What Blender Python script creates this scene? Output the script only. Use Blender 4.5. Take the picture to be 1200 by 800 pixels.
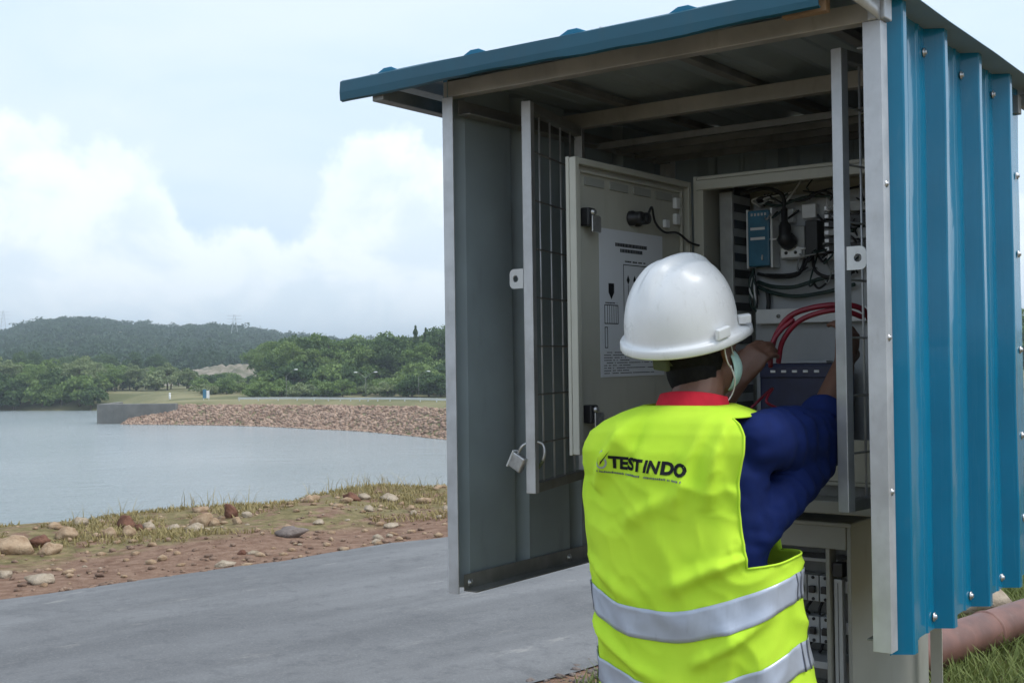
import bpy, bmesh, math, random
import numpy as np
from mathutils import Vector, Matrix, noise
from mathutils.bvhtree import BVHTree

random.seed(7); RNG = np.random.default_rng(7)
scene = bpy.context.scene
for _o in list(bpy.data.objects): bpy.data.objects.remove(_o)
COL = scene.collection
R = math.radians

# ------------------------------------------------------------------ camera
FPX = 1412.0 / 1200.0                      # focal length in picture widths
CAM = Vector((0, 0, 1.47))
PITCH = math.atan(18 / 1412.0); ROLL = R(0.8)
cam_data = bpy.data.cameras.new('camera'); cam = bpy.data.objects.new('camera', cam_data); COL.objects.link(cam)
cam_data.sensor_width = 36.0; cam_data.lens = 36.0 * FPX
cam_data.clip_start = 0.05; cam_data.clip_end = 12000
cam.matrix_world = Matrix.Translation(CAM) @ Matrix.Rotation(math.pi / 2 + PITCH, 4, 'X') @ Matrix.Rotation(-ROLL, 4, 'Z')
scene.camera = cam

# ------------------------------------------------------------------ world, sun, exposure
SUN_DIR = Vector((0.52, -0.16, 0.84)).normalized()
world = bpy.data.worlds.new('World'); scene.world = world; world.use_nodes = True
def build_world():
    nt = world.node_tree; nt.nodes.clear(); N = nt.nodes.new; L = nt.links.new
    def math_(op, a, b=None, c=None, clamp=False):
        n = N('ShaderNodeMath'); n.operation = op; n.use_clamp = clamp
        for i, v in enumerate((a, b, c)):
            if v is None: continue
            if hasattr(v, 'is_linked'): L(v, n.inputs[i])
            else: n.inputs[i].default_value = v
        return n.outputs[0]
    def vmath(op, a, b=None):
        n = N('ShaderNodeVectorMath'); n.operation = op
        for i, v in enumerate((a, b)):
            if v is None: continue
            if hasattr(v, 'is_linked'): L(v, n.inputs[i])
            else: n.inputs[i].default_value = v
        return n.outputs[0]
    def nz(vec, scale, detail, rough=0.5, dist=0.0):
        n = N('ShaderNodeTexNoise'); n.inputs['Scale'].default_value = scale; n.inputs['Detail'].default_value = detail
        n.inputs['Roughness'].default_value = rough; n.inputs['Distortion'].default_value = dist; L(vec, n.inputs['Vector']); return n.outputs['Fac']
    def mixc(fac, a, b):
        n = N('ShaderNodeMix'); n.data_type = 'RGBA'
        if hasattr(fac, 'is_linked'): L(fac, n.inputs[0])
        else: n.inputs[0].default_value = fac
        for i, v in ((6, a), (7, b)):
            if hasattr(v, 'is_linked'): L(v, n.inputs[i])
            else: n.inputs[i].default_value = (*v, 1)
        return n.outputs[2]
    def smooth(x, a, b):
        n = N('ShaderNodeMapRange'); n.interpolation_type = 'SMOOTHSTEP'; L(x, n.inputs[0])
        n.inputs[1].default_value = a; n.inputs[2].default_value = b; return n.outputs[0]
    geo = N('ShaderNodeTexCoord'); d = geo.outputs['Generated']
    sep = N('ShaderNodeSeparateXYZ'); L(d, sep.inputs[0]); el = sep.outputs[2]
    flat = N('ShaderNodeCombineXYZ'); L(sep.outputs[0], flat.inputs[0]); L(sep.outputs[1], flat.inputs[1])
    az = vmath('NORMALIZE', flat.outputs[0])
    sky = N('ShaderNodeTexSky'); sky.sky_type = 'NISHITA'; sky.sun_disc = False
    sky.sun_elevation = math.asin(SUN_DIR.z); sky.sun_rotation = math.atan2(SUN_DIR.x, SUN_DIR.y)
    sky.air_density = 1.0; sky.dust_density = 2.5; sky.ozone_density = 1.0
    # thin veil over the whole sky
    K = 10.0
    veil = nz(vmath('MULTIPLY', d, (1, 1, 2.4)), 2.3, 5, 0.55, 0.6)
    veilc = mixc(smooth(veil, 0.32, 0.68), (0.475 * K, 0.590 * K, 0.715 * K), (0.575 * K, 0.652 * K, 0.745 * K))
    base = mixc(0.84, sky.outputs[0], veilc)
    # bank of cumulus standing on the horizon all around
    top = nz(vmath('ADD', az, (4.33, 8.44, 0.58)), 5.5, 2, 0.5)
    lump = nz(d, 13.0, 7, 0.58)
    h = math_('ADD', math_('MULTIPLY_ADD', top, 0.30, 0.008), math_('MULTIPLY_ADD', lump, 0.16, -0.08))
    mask = smooth(math_('SUBTRACT', h, el), -0.006, 0.018)
    inner = nz(vmath('ADD', vmath('MULTIPLY', d, (1, 1, 1.3)), (0.31, 0.2, 0.1)), 12.0, 7, 0.56, 0.4)
    cl = mixc(smooth(inner, 0.38, 0.60), (0.55 * K, 0.625 * K, 0.685 * K), (0.71 * K, 0.75 * K, 0.775 * K))
    lit = smooth(math_('SUBTRACT', h, el), 0.07, 0.0)      # sunlit tops
    cl = mixc(math_('MULTIPLY', lit, 0.65), cl, (0.73 * K, 0.775 * K, 0.80 * K))
    sky2 = mixc(math_('MULTIPLY', mask, 0.80), base, cl)
    hz = smooth(el, 0.10, -0.01)
    sky3 = mixc(math_('MULTIPLY', hz, 0.30), sky2, (0.60 * K, 0.69 * K, 0.76 * K))
    bg = N('ShaderNodeBackground'); L(sky3, bg.inputs[0]); bg.inputs[1].default_value = 0.1
    out = N('ShaderNodeOutputWorld'); L(bg.outputs[0], out.inputs[0])
build_world()
sun_data = bpy.data.lights.new('sun', 'SUN'); sun = bpy.data.objects.new('sun', sun_data); COL.objects.link(sun)
sun_data.energy = 1.5; sun_data.angle = R(22); sun_data.color = (1.0, 0.97, 0.92)
sun.rotation_euler = SUN_DIR.to_track_quat('Z', 'Y').to_euler(); sun.location = (0, 0, 30)
vs = scene.view_settings; vs.view_transform = 'Standard'; vs.look = 'None'; vs.exposure = 0.77; vs.gamma = 1.0; vs.use_curve_mapping = False

# ------------------------------------------------------------------ helpers
_fw = Vector((0, math.cos(PITCH), math.sin(PITCH))); _up0 = Vector((0, -math.sin(PITCH), math.cos(PITCH)))
_rt = Vector((1, 0, 0)) * math.cos(ROLL) - _up0 * math.sin(ROLL); _up = _up0 * math.cos(ROLL) + Vector((1, 0, 0)) * math.sin(ROLL)
def ray(x, y): return _fw + _rt * ((x - 600) / 1412.0) - _up * ((y - 400) / 1412.0)
def at(x, y, Y): r = ray(x, y); return CAM + r * (Y / r.y)
def atz(x, y, z=0.0): r = ray(x, y); return CAM + r * ((z - CAM.z) / r.z)

def tag(o, label=None, cat=None, group=None, kind=None):
    if label: o['label'] = label
    if cat: o['category'] = cat
    if group: o['group'] = group
    if kind: o['kind'] = kind
    return o
def empty(name, loc=(0, 0, 0), rz=0.0, label=None, cat=None, group=None):
    o = bpy.data.objects.new(name, None); COL.objects.link(o); o.location = loc; o.rotation_euler = (0, 0, rz)
    o.empty_display_size = 0.1
    return tag(o, label, cat, group)
def mesh_obj(name, me, mat=None, parent=None):
    o = bpy.data.objects.new(name, me); COL.objects.link(o)
    if mat is not None and not me.materials: me.materials.append(mat)
    if parent is not None: o.parent = parent
    return o
def np_mesh(name, V, F, smooth=False):
    """V (n,3), F (m,k) all faces with k corners"""
    V = np.asarray(V, np.float32); F = np.asarray(F, np.int32); k = F.shape[1]
    me = bpy.data.meshes.new(name); me.vertices.add(len(V)); me.vertices.foreach_set('co', V.ravel())
    me.loops.add(F.size); me.loops.foreach_set('vertex_index', F.ravel())
    me.polygons.add(len(F)); me.polygons.foreach_set('loop_start', np.arange(0, F.size, k, dtype=np.int32))
    me.polygons.foreach_set('loop_total', np.full(len(F), k, np.int32))
    if smooth: me.polygons.foreach_set('use_smooth', np.ones(len(F), bool))
    me.update(calc_edges=True); me.validate(); return me
def catmull(P, n=6):
    P = [Vector(p) for p in P]
    if len(P) < 3: return P
    Q = [P[0] * 2 - P[1]] + P + [P[-1] * 2 - P[-2]]; out = []
    for i in range(1, len(Q) - 2):
        a, b, c, d = Q[i - 1], Q[i], Q[i + 1], Q[i + 2]
        for k in range(n):
            t = k / n
            out.append(0.5 * ((2 * b) + (c - a) * t + (2 * a - 5 * b + 4 * c - d) * t * t + (3 * b - a - 3 * c + d) * t ** 3))
    out.append(P[-1]); return out
class MB:
    def __init__(s): s.v = []; s.f = []; s.sm = []
    def add(s, V, F, smooth=False):
        b = len(s.v); s.v += [tuple(p) for p in V]; s.f += [tuple(i + b for i in f) for f in F]; s.sm += [smooth] * len(F); return s
    def box(s, x0, x1, y0, y1, z0, z1):
        V = [(x, y, z) for x in (x0, x1) for y in (y0, y1) for z in (z0, z1)]
        return s.add(V, [(0, 1, 3, 2), (4, 6, 7, 5), (0, 4, 5, 1), (2, 3, 7, 6), (0, 2, 6, 4), (1, 5, 7, 3)])
    def obox(s, c, ax, ay, az):
        c, ax, ay, az = map(Vector, (c, ax, ay, az))
        V = [c + ax * i + ay * j + az * k for i in (-1, 1) for j in (-1, 1) for k in (-1, 1)]
        return s.add(V, [(0, 1, 3, 2), (4, 6, 7, 5), (0, 4, 5, 1), (2, 3, 7, 6), (0, 2, 6, 4), (1, 5, 7, 3)])
    def bar(s, p0, p1, w, h, upv=(0, 0, 1)):
        p0, p1 = Vector(p0), Vector(p1); d = p1 - p0; t = d.normalized(); a = t.cross(Vector(upv))
        if a.length < 1e-4: a = t.cross(Vector((1, 0, 0)))
        a.normalize(); b = a.cross(t).normalized(); return s.obox((p0 + p1) / 2, d / 2, a * w / 2, b * h / 2)
    def prism(s, poly, p0, ex, ey, ez):
        """poly in (ex,ey) plane from p0, extruded along ez"""
        p0, ex, ey, ez = map(Vector, (p0, ex, ey, ez)); n = len(poly)
        V = [p0 + ex * a + ey * b for a, b in poly]; V += [q + ez for q in V]
        F = [tuple(range(n - 1, -1, -1)), tuple(range(n, 2 * n))] + [(i, (i + 1) % n, n + (i + 1) % n, n + i) for i in range(n)]
        return s.add(V, F)
    def angle(s, p0, p1, da, db, w=0.04, t=0.004):
        """steel angle from p0 to p1 with flanges along da and db"""
        return s.prism([(0, 0), (w, 0), (w, t), (t, t), (t, w), (0, w)], p0, da, db, Vector(p1) - Vector(p0))
    def tube(s, P, r, seg=10, rb=None, ref=None, caps=True, smooth=True):
        P = [Vector(p) for p in P]; n = len(P)
        rr = [r] * n if not hasattr(r, '__len__') else list(r); rbb = rr if rb is None else ([rb] * n if not hasattr(rb, '__len__') else list(rb))
        T = [(P[min(i + 1, n - 1)] - P[max(i - 1, 0)]).normalized() for i in range(n)]
        a = Vector(ref) if ref is not None else (Vector((0, 0, 1)) if abs(T[0].z) < 0.9 else Vector((1, 0, 0)))
        V = []; F = []
        for i in range(n):
            a = (a - T[i] * a.dot(T[i])); a = a.normalized() if a.length > 1e-6 else T[i].orthogonal().normalized()
            b = T[i].cross(a)
            V += [P[i] + a * rr[i] * math.cos(q) + b * rbb[i] * math.sin(q) for q in (2 * math.pi * k / seg for k in range(seg))]
        for i in range(n - 1):
            F += [(i * seg + k, i * seg + (k + 1) % seg, (i + 1) * seg + (k + 1) % seg, (i + 1) * seg + k) for k in range(seg)]
        if caps:
            V += [P[0] - T[0] * min(rr[0], rbb[0]) * 0.45, P[-1] + T[-1] * min(rr[-1], rbb[-1]) * 0.45]; c0, c1 = n * seg, n * seg + 1; e = (n - 1) * seg
            F += [(c0, (k + 1) % seg, k) for k in range(seg)] + [(c1, e + k, e + (k + 1) % seg) for k in range(seg)]
        return s.add(V, F, smooth)
    def ellipsoid(s, c, ax, ay, az, seg=20, rings=12):
        c, ax, ay, az = map(Vector, (c, ax, ay, az)); V = [c - az]; F = []
        for i in range(1, rings):
            p = -math.pi / 2 + math.pi * i / rings
            V += [c + az * math.sin(p) + (ax * math.cos(q) + ay * math.sin(q)) * math.cos(p) for q in (2 * math.pi * k / seg for k in range(seg))]
        V.append(c + az); m = len(V) - 1
        F += [(0, 1 + (k + 1) % seg, 1 + k) for k in range(seg)]
        for i in range(rings - 2):
            b = 1 + i * seg; F += [(b + k, b + (k + 1) % seg, b + seg + (k + 1) % seg, b + seg + k) for k in range(seg)]
        b = 1 + (rings - 2) * seg; F += [(b + k, b + (k + 1) % seg, m) for k in range(seg)]
        return s.add(V, F, True)
    def lathe(s, prof, c, axis=(0, 0, 1), seg=20):
        c = Vector(c); w = Vector(axis).normalized(); a = w.orthogonal().normalized(); b = w.cross(a); V = []; F = []
        for r_, h_ in prof: V += [c + w * h_ + (a * math.cos(q) + b * math.sin(q)) * r_ for q in (2 * math.pi * k / seg for k in range(seg))]
        for i in range(len(prof) - 1): F += [(i * seg + k, i * seg + (k + 1) % seg, (i + 1) * seg + (k + 1) % seg, (i + 1) * seg + k) for k in range(seg)]
        return s.add(V, F, True)
    def mesh(s, name='m'):
        me = bpy.data.meshes.new(name); me.from_pydata(s.v, [], s.f)
        me.polygons.foreach_set('use_smooth', s.sm)
        bm = bmesh.new(); bm.from_mesh(me); bmesh.ops.recalc_face_normals(bm, faces=bm.faces); bm.to_mesh(me); bm.free()
        me.update(); return me
    def build(s, name, mat, parent=None, bevel=0.0):
        o = mesh_obj(name, s.mesh(name), mat, parent)
        if bevel:
            b = o.modifiers.new('bevel', 'BEVEL'); b.width = bevel; b.segments = 2; b.limit_method = 'ANGLE'; b.angle_limit = R(40); b.harden_normals = False
        return o
def copy_obj(o, name=None, parent=None):
    c = o.copy(); COL.objects.link(c)
    if parent is not None: c.parent = parent
    return c
def baked(o_mods, V, F, smooth=True):
    """evaluate a modifier stack (callable on a temp object) on a raw mesh and hand back the result"""
    me = bpy.data.meshes.new('tmp'); me.from_pydata(V, [], F); t = bpy.data.objects.new('tmp', me); COL.objects.link(t)
    o_mods(t); bpy.context.view_layer.update(); dg = bpy.context.evaluated_depsgraph_get()
    res = bpy.data.meshes.new_from_object(t.evaluated_get(dg)); bpy.data.objects.remove(t); bpy.data.meshes.remove(me)
    if smooth: res.polygons.foreach_set('use_smooth', [True] * len(res.polygons))
    return res

# ------------------------------------------------------------------ materials
class NT:
    def __init__(s, name):
        s.m = bpy.data.materials.new(name); s.m.use_nodes = True; s.t = s.m.node_tree; s.t.nodes.clear()
        s.out = s.n('ShaderNodeOutputMaterial'); s.p = s.n('ShaderNodeBsdfPrincipled'); s.l(s.p.outputs[0], s.out.inputs[0])
        s.tc = s.n('ShaderNodeTexCoord')
    def n(s, k): return s.t.nodes.new(k)
    def l(s, a, b): s.t.links.new(a, b)
    def set(s, sock, v):
        if hasattr(v, 'is_linked'): s.l(v, sock)
        elif hasattr(v, '__len__') and len(v) == 3 and sock.type == 'RGBA': sock.default_value = (*v, 1)
        else: sock.default_value = v
    def noise(s, scale, detail=4, rough=0.55, vec=None, dist=0.0):
        n = s.n('ShaderNodeTexNoise'); n.inputs['Scale'].default_value = scale; n.inputs['Detail'].default_value = detail
        n.inputs['Roughness'].default_value = rough; n.inputs['Distortion'].default_value = dist; s.l(vec or s.tc.outputs['Object'], n.inputs['Vector']); return n.outputs['Fac']
    def stretch(s, sc, vec=None):
        n = s.n('ShaderNodeMapping'); n.inputs['Scale'].default_value = sc; s.l(vec or s.tc.outputs['Object'], n.inputs[0]); return n.outputs[0]
    def ramp(s, x, a, b, lo=0.0, hi=1.0):
        n = s.n('ShaderNodeMapRange'); n.interpolation_type = 'SMOOTHSTEP'; s.l(x, n.inputs[0])
        for i, v in enumerate((a, b, lo, hi)): n.inputs[i + 1].default_value = v
        return n.outputs[0]
    def mix(s, f, a, b):
        n = s.n('ShaderNodeMix'); n.data_type = 'RGBA'; s.set(n.inputs[0], f); s.set(n.inputs[6], a); s.set(n.inputs[7], b); return n.outputs[2]
    def math(s, op, a, b=0.0, c=0.0):
        n = s.n('ShaderNodeMath'); n.operation = op; s.set(n.inputs[0], a); s.set(n.inputs[1], b); s.set(n.inputs[2], c); return n.outputs[0]
    def dot(s, vec):
        n = s.n('ShaderNodeVectorMath'); n.operation = 'DOT_PRODUCT'; s.l(s.tc.outputs['Object'], n.inputs[0]); n.inputs[1].default_value = vec; return n.outputs['Value']
    def bump(s, h, strength=0.3, dist=0.01):
        n = s.n('ShaderNodeBump'); n.inputs['Strength'].default_value = strength; n.inputs['Distance'].default_value = dist; s.l(h, n.inputs['Height']); s.l(n.outputs[0], s.p.inputs['Normal']); return n
    def fin(s, col, rough=0.6, metal=0.0, spec=0.5):
        s.set(s.p.inputs['Base Color'], col); s.set(s.p.inputs['Roughness'], rough); s.p.inputs['Metallic'].default_value = metal
        s.p.inputs['Specular IOR Level'].default_value = spec; return s.m
def M_paint(name, col, rough=0.45, var=0.12, dirt=(0.10, 0.09, 0.07), dirt_amt=0.25, scale=6, metal=0.0, bump=0.0, spec=0.5):
    k = NT(name); a = k.noise(scale, 5, 0.6); b = k.noise(scale * 5, 4, 0.6, k.stretch((1, 1, 0.25)))
    c = k.mix(k.ramp(a, 0.3, 0.7), tuple(x * (1 - var) for x in col), tuple(min(1, x * (1 + var)) for x in col))
    c = k.mix(k.math('MULTIPLY', k.ramp(b, 0.55, 0.8), dirt_amt), c, dirt)
    if bump: k.bump(k.noise(scale * 12, 3), bump, 0.002)
    return k.fin(c, k.ramp(a, 0.2, 0.8, rough - 0.06, rough + 0.08), metal, spec)
def M_plain(name, col, rough=0.5, metal=0.0, scale=20, var=0.15, spec=0.5):
    k = NT(name); a = k.noise(scale, 4); return k.fin(k.mix(k.ramp(a, 0.3, 0.7), tuple(x * (1 - var) for x in col), tuple(x * (1 + var) for x in col)), rough, metal, spec)
def M_blue(name, col):
    k = NT(name); a = k.noise(2.2, 5, 0.6); st = k.noise(7, 5, 0.65, k.stretch((1, 1, 0.06))); sp_ = k.noise(45, 5, 0.75); sc_ = k.noise(4, 5, 0.7, k.stretch((1, 1, 0.3)))
    c = k.mix(k.ramp(a, 0.3, 0.7), tuple(x * 0.9 for x in col), tuple(x * 1.08 for x in col))
    c = k.mix(k.ramp(st, 0.52, 0.80, 0, 0.30), c, (0.10, 0.24, 0.32)); c = k.mix(k.ramp(sp_, 0.66, 0.80, 0, 0.35), c, (0.22, 0.22, 0.20)); c = k.mix(k.ramp(sc_, 0.62, 0.78, 0, 0.22), c, (0.20, 0.27, 0.29))
    k.bump(a, 0.25, 0.006); return k.fin(c, k.ramp(st, 0.3, 0.8, 0.22, 0.40), 0, 0.12)
M = {}
M['blue'] = M_blue('blue_coated_steel', (0.001, 0.165, 0.300))
_b = M['blue'].node_tree.nodes['Principled BSDF']; _b.inputs['Coat Weight'].default_value = 1.0; _b.inputs['Coat IOR'].default_value = 1.32; _b.inputs['Coat Roughness'].default_value = 0.06
M['blue_dark'] = M_paint('blue_flashing', (0.003, 0.078, 0.128), 0.42, 0.12, (0.04, 0.08, 0.1), 0.25, 3)
M['sheet_back'] = M_paint('grey_sheet_back', (0.255, 0.305, 0.330), 0.55, 0.10, (0.10, 0.11, 0.10), 0.3, 2.5)
M['galv'] = M_paint('galvanised_steel', (0.50, 0.51, 0.53), 0.42, 0.14, (0.25, 0.22, 0.18), 0.25, 9, 0.55)
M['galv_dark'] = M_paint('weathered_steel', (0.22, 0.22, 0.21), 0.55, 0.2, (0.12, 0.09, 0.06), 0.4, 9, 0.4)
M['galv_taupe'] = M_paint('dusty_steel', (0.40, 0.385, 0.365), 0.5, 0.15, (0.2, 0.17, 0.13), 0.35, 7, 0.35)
M['cream'] = M_paint('cream_enamel', (0.43, 0.425, 0.37), 0.4, 0.06, (0.22, 0.19, 0.13), 0.25, 5)
M['pedestal'] = M_paint('beige_grey_enamel', (0.29, 0.295, 0.27), 0.45, 0.06, (0.18, 0.16, 0.12), 0.3, 4)
M['plate'] = M_paint('light_grey_plate', (0.42, 0.44, 0.46), 0.45, 0.05, (0.3, 0.3, 0.3), 0.2, 6)
M['black'] = M_plain('black_plastic', (0.018, 0.018, 0.02), 0.45)
M['rubber'] = M_plain('black_cable', (0.015, 0.015, 0.017), 0.55)
M['green_cable'] = M_plain('dark_green_cable', (0.02, 0.045, 0.04), 0.5)
M['red_cable'] = M_plain('red_cable', (0.20, 0.007, 0.022), 0.4)
M['white_plastic'] = M_plain('white_plastic', (0.72, 0.73, 0.74), 0.4, var=0.05)
M['grey_plastic'] = M_plain('grey_plastic', (0.33, 0.34, 0.34), 0.45)
M['module_blue'] = M_plain('blue_module', (0.04, 0.16, 0.26), 0.4)
M['navy_device'] = M_plain('navy_device', (0.006, 0.012, 0.055), 0.4)
M['chrome'] = M_paint('dull_zinc', (0.50, 0.50, 0.50), 0.36, 0.15, (0.20, 0.13, 0.08), 0.5, 60, 0.8)
M['wood'] = M_paint('raw_timber', (0.30, 0.19, 0.11), 0.7, 0.25, (0.12, 0.07, 0.04), 0.4, 12)
M['paper'] = M_paint('printed_sheet', (0.62, 0.64, 0.68), 0.55, 0.03, (0.5, 0.5, 0.5), 0.1, 4)
M['ink'] = M_plain('black_ink', (0.010, 0.011, 0.014), 0.7, spec=0.2)
M['helmet'] = M_paint('white_helmet_plastic', (0.77, 0.78, 0.79), 0.30, 0.03, (0.45, 0.43, 0.38), 0.30, 12, 0, 0.04)
M['skin'] = M_plain('brown_skin', (0.14, 0.068, 0.044), 0.5, 0, 30, 0.1)
M['hair'] = M_plain('black_hair', (0.006, 0.0055, 0.0055), 0.7, 0, 90, 0.5, 0.15)
M['shirt'] = M_plain('royal_blue_cotton', (0.005, 0.016, 0.098), 0.85, 0, 25, 0.12, 0.2)
M['collar'] = M_plain('red_cotton', (0.50, 0.018, 0.035), 0.85, 0, 25, 0.1, 0.2)
M['trousers'] = M_plain('dark_navy_cloth', (0.02, 0.025, 0.045), 0.9, 0, 25, 0.15, 0.2)
M['boots'] = M_plain('black_boot_leather', (0.02, 0.018, 0.016), 0.5)
M['olive'] = M_plain('olive_webbing', (0.07, 0.085, 0.035), 0.7)
M['mask'] = M_plain('pale_teal_mask', (0.42, 0.62, 0.56), 0.85)
M['loop'] = M_plain('white_elastic', (0.62, 0.62, 0.6), 0.8)
def M_vest():
    k = NT('fluorescent_yellow_polyester'); a = k.noise(9, 4); w = k.noise(700, 2)
    c = k.mix(k.ramp(a, 0.3, 0.7), (0.49, 0.755, 0.045), (0.56, 0.82, 0.055)); k.bump(w, 0.12, 0.001); return k.fin(c, 0.9, 0, 0.12)
M['vest'] = M_vest()
M['band'] = M_paint('silver_reflective_tape', (0.42, 0.46, 0.55), 0.38, 0.06, (0.25, 0.27, 0.32), 0.3, 14, 0.25)
M['seam'] = M_plain('grey_seam', (0.10, 0.11, 0.14), 0.7)
M['emblem_red'] = M_plain('red_print', (0.55, 0.05, 0.03), 0.6); M['emblem_grey'] = M_plain('grey_print', (0.35, 0.38, 0.42), 0.6)
NV = Vector((-0.670, 0.742, 0)).normalized(); TV = Vector((0.742, 0.670, 0)).normalized()   # across and along the road
def M_ground():
    k = NT('bare_soil_and_grass'); nn = k.dot(tuple(NV)); big = k.noise(0.9, 5, 0.6); fine = k.noise(9, 6, 0.7); tiny = k.noise(60, 4, 0.7)
    soil = k.mix(k.ramp(fine, 0.3, 0.7), (0.16, 0.090, 0.060), (0.29, 0.190, 0.135)); soil = k.mix(k.ramp(tiny, 0.58, 0.75), soil, (0.38, 0.28, 0.21))
    grass = k.mix(k.ramp(fine, 0.3, 0.7), (0.12, 0.105, 0.045), (0.27, 0.215, 0.11)); grass = k.mix(k.ramp(k.noise(3.1, 5, 0.65), 0.48, 0.62), grass, soil)
    edge = k.math('ADD', nn, k.math('MULTIPLY_ADD', big, 2.2, -1.1))
    far = k.ramp(edge, 8.7, 9.4); near = k.ramp(edge, 3.3, 2.6)
    c = k.mix(k.math('MAXIMUM', far, near), soil, grass)
    vd = k.n('ShaderNodeVectorMath'); vd.operation = 'LENGTH'; k.l(k.tc.outputs['Object'], vd.inputs[0])
    meadow = k.mix(k.ramp(k.noise(0.08, 4), 0.35, 0.65), (0.13, 0.135, 0.06), (0.25, 0.225, 0.12))
    c = k.mix(k.ramp(vd.outputs['Value'], 55, 80), c, meadow)
    k.bump(k.math('ADD', fine, tiny), 0.6, 0.03); return k.fin(c, 0.95, 0, 0.15)
M['ground'] = M_ground()
def M_asphalt():
    k = NT('worn_asphalt'); v = k.n('ShaderNodeVectorRotate'); v.rotation_type = 'Z_AXIS'; v.inputs['Angle'].default_value = -math.atan2(TV.y, TV.x); k.l(k.tc.outputs['Object'], v.inputs['Vector'])
    streak = k.noise(1.3, 5, 0.6, k.stretch((0.30, 1.6, 1), v.outputs[0])); patch = k.noise(0.55, 4, 0.6, v.outputs[0], 0.8); grit = k.noise(70, 5, 0.85); mid = k.noise(9, 6, 0.72)
    c = k.mix(k.ramp(streak, 0.32, 0.68), (0.128, 0.130, 0.134), (0.190, 0.192, 0.196)); c = k.mix(k.ramp(patch, 0.52, 0.62, 0, 0.35), c, (0.100, 0.102, 0.107))
    c = k.mix(k.ramp(grit, 0.50, 0.72, 0, 0.55), c, (0.30, 0.30, 0.295)); c = k.mix(k.ramp(grit, 0.30, 0.45, 0.5, 0), c, (0.075, 0.077, 0.082)); c = k.mix(k.ramp(mid, 0.34, 0.50, 0.45, 0), c, (0.092, 0.094, 0.100))
    dust = k.math('MULTIPLY', k.ramp(k.noise(2.4, 6, 0.7, k.stretch((0.5, 1.4, 1), v.outputs[0])), 0.60, 0.72), 0.55)
    c = k.mix(dust, c, (0.36, 0.345, 0.32)); k.bump(k.math('ADD', grit, mid), 0.5, 0.006); return k.fin(c, 0.85, 0, 0.3)
M['asphalt'] = M_asphalt()
def M_water():
    k = NT('lake_water'); a = k.noise(0.55, 6, 0.68, k.stretch((0.45, 1.0, 1))); b = k.noise(5.0, 4, 0.6, k.stretch((0.6, 1.3, 1))); c = k.noise(0.03, 3)
    n = k.bump(k.math('ADD', a, k.math('MULTIPLY', b, 0.5)), 1.0, 0.42)
    col = k.mix(k.ramp(c, 0.3, 0.7), (0.30, 0.345, 0.355), (0.36, 0.40, 0.41)); return k.fin(col, 0.16, 0, 0.5)
M['water'] = M_water()
def M_leaf(name, a, b):
    k = NT(name); oi = k.n('ShaderNodeObjectInfo'); g = k.n('ShaderNodeNewGeometry')
    r = k.math('MULTIPLY_ADD', g.outputs['Random Per Island'], 0.5, k.math('MULTIPLY', oi.outputs['Random'], 0.5))
    k.fin(k.mix(r, a, b), 0.65, 0, 0.25)
    tr = k.n('ShaderNodeBsdfTranslucent'); k.set(tr.inputs[0], k.mix(r, tuple(x * 1.2 for x in a), tuple(x * 1.2 for x in b)))
    mx = k.n('ShaderNodeMixShader'); mx.inputs[0].default_value = 0.25; k.l(k.p.outputs[0], mx.inputs[1]); k.l(tr.outputs[0], mx.inputs[2]); k.l(mx.outputs[0], k.out.inputs[0]); return k.m
M['leaf_dark'] = M_leaf('dark_foliage', (0.045, 0.090, 0.030), (0.120, 0.180, 0.060))
M['leaf_mid'] = M_leaf('mid_foliage', (0.095, 0.165, 0.040), (0.225, 0.300, 0.095))
M['leaf_pale'] = M_leaf('pale_foliage', (0.150, 0.205, 0.085), (0.290, 0.330, 0.170))
M['leaf_far'] = M_leaf('far_foliage', (0.028, 0.062, 0.030), (0.080, 0.125, 0.060))
M['grass'] = M_leaf('verge_grass', (0.15, 0.135, 0.045), (0.40, 0.315, 0.15))
M['lawn'] = M_leaf('green_grass', (0.075, 0.120, 0.025), (0.24, 0.27, 0.085))
M['bark'] = M_plain('bark', (0.12, 0.09, 0.065), 0.9, 0, 8, 0.3)
def M_stone(name, a, b, scale=9):
    k = NT(name); x = k.noise(scale, 6, 0.65); y = k.noise(scale * 5, 4, 0.7); oi = k.n('ShaderNodeObjectInfo')
    c = k.mix(k.ramp(x, 0.3, 0.7), a, b); c = k.mix(k.ramp(y, 0.55, 0.75, 0, 0.35), c, tuple(q * 0.45 for q in a)); k.bump(k.math('ADD', x, y), 0.7, 0.02); return k.fin(c, 0.9, 0, 0.2)
M['stone_tan'] = M_stone('tan_rock', (0.27, 0.175, 0.105), (0.46, 0.34, 0.23)); M['stone_dark'] = M_stone('dark_red_brown_rock', (0.10, 0.045, 0.03), (0.22, 0.11, 0.075))
M['stone_pale'] = M_stone('pale_rock', (0.28, 0.22, 0.155), (0.48, 0.40, 0.31)); M['stone_grey'] = M_stone('grey_clod', (0.14, 0.115, 0.105), (0.24, 0.20, 0.18))
M['stone_brown'] = M_stone('brown_gravel', (0.15, 0.095, 0.07), (0.32, 0.22, 0.16))
M['riprap'] = M_stone('pinkish_riprap', (0.20, 0.125, 0.088), (0.46, 0.325, 0.24), 1.3)
M['dirt_bank'] = M_stone('pale_cut_earth', (0.11, 0.115, 0.07), (0.33, 0.28, 0.23), 0.45)
M['concrete'] = M_paint('weathered_concrete', (0.17, 0.165, 0.15), 0.85, 0.2, (0.10, 0.10, 0.09), 0.6, 0.6)
M['rail'] = M_paint('pale_steel_rail', (0.60, 0.62, 0.60), 0.5, 0.05, (0.4, 0.4, 0.4), 0.2, 1)
M['rust'] = M_paint('red_brown_pipe_paint', (0.165, 0.078, 0.060), 0.5, 0.25, (0.23, 0.15, 0.125), 0.5, 7)
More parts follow.
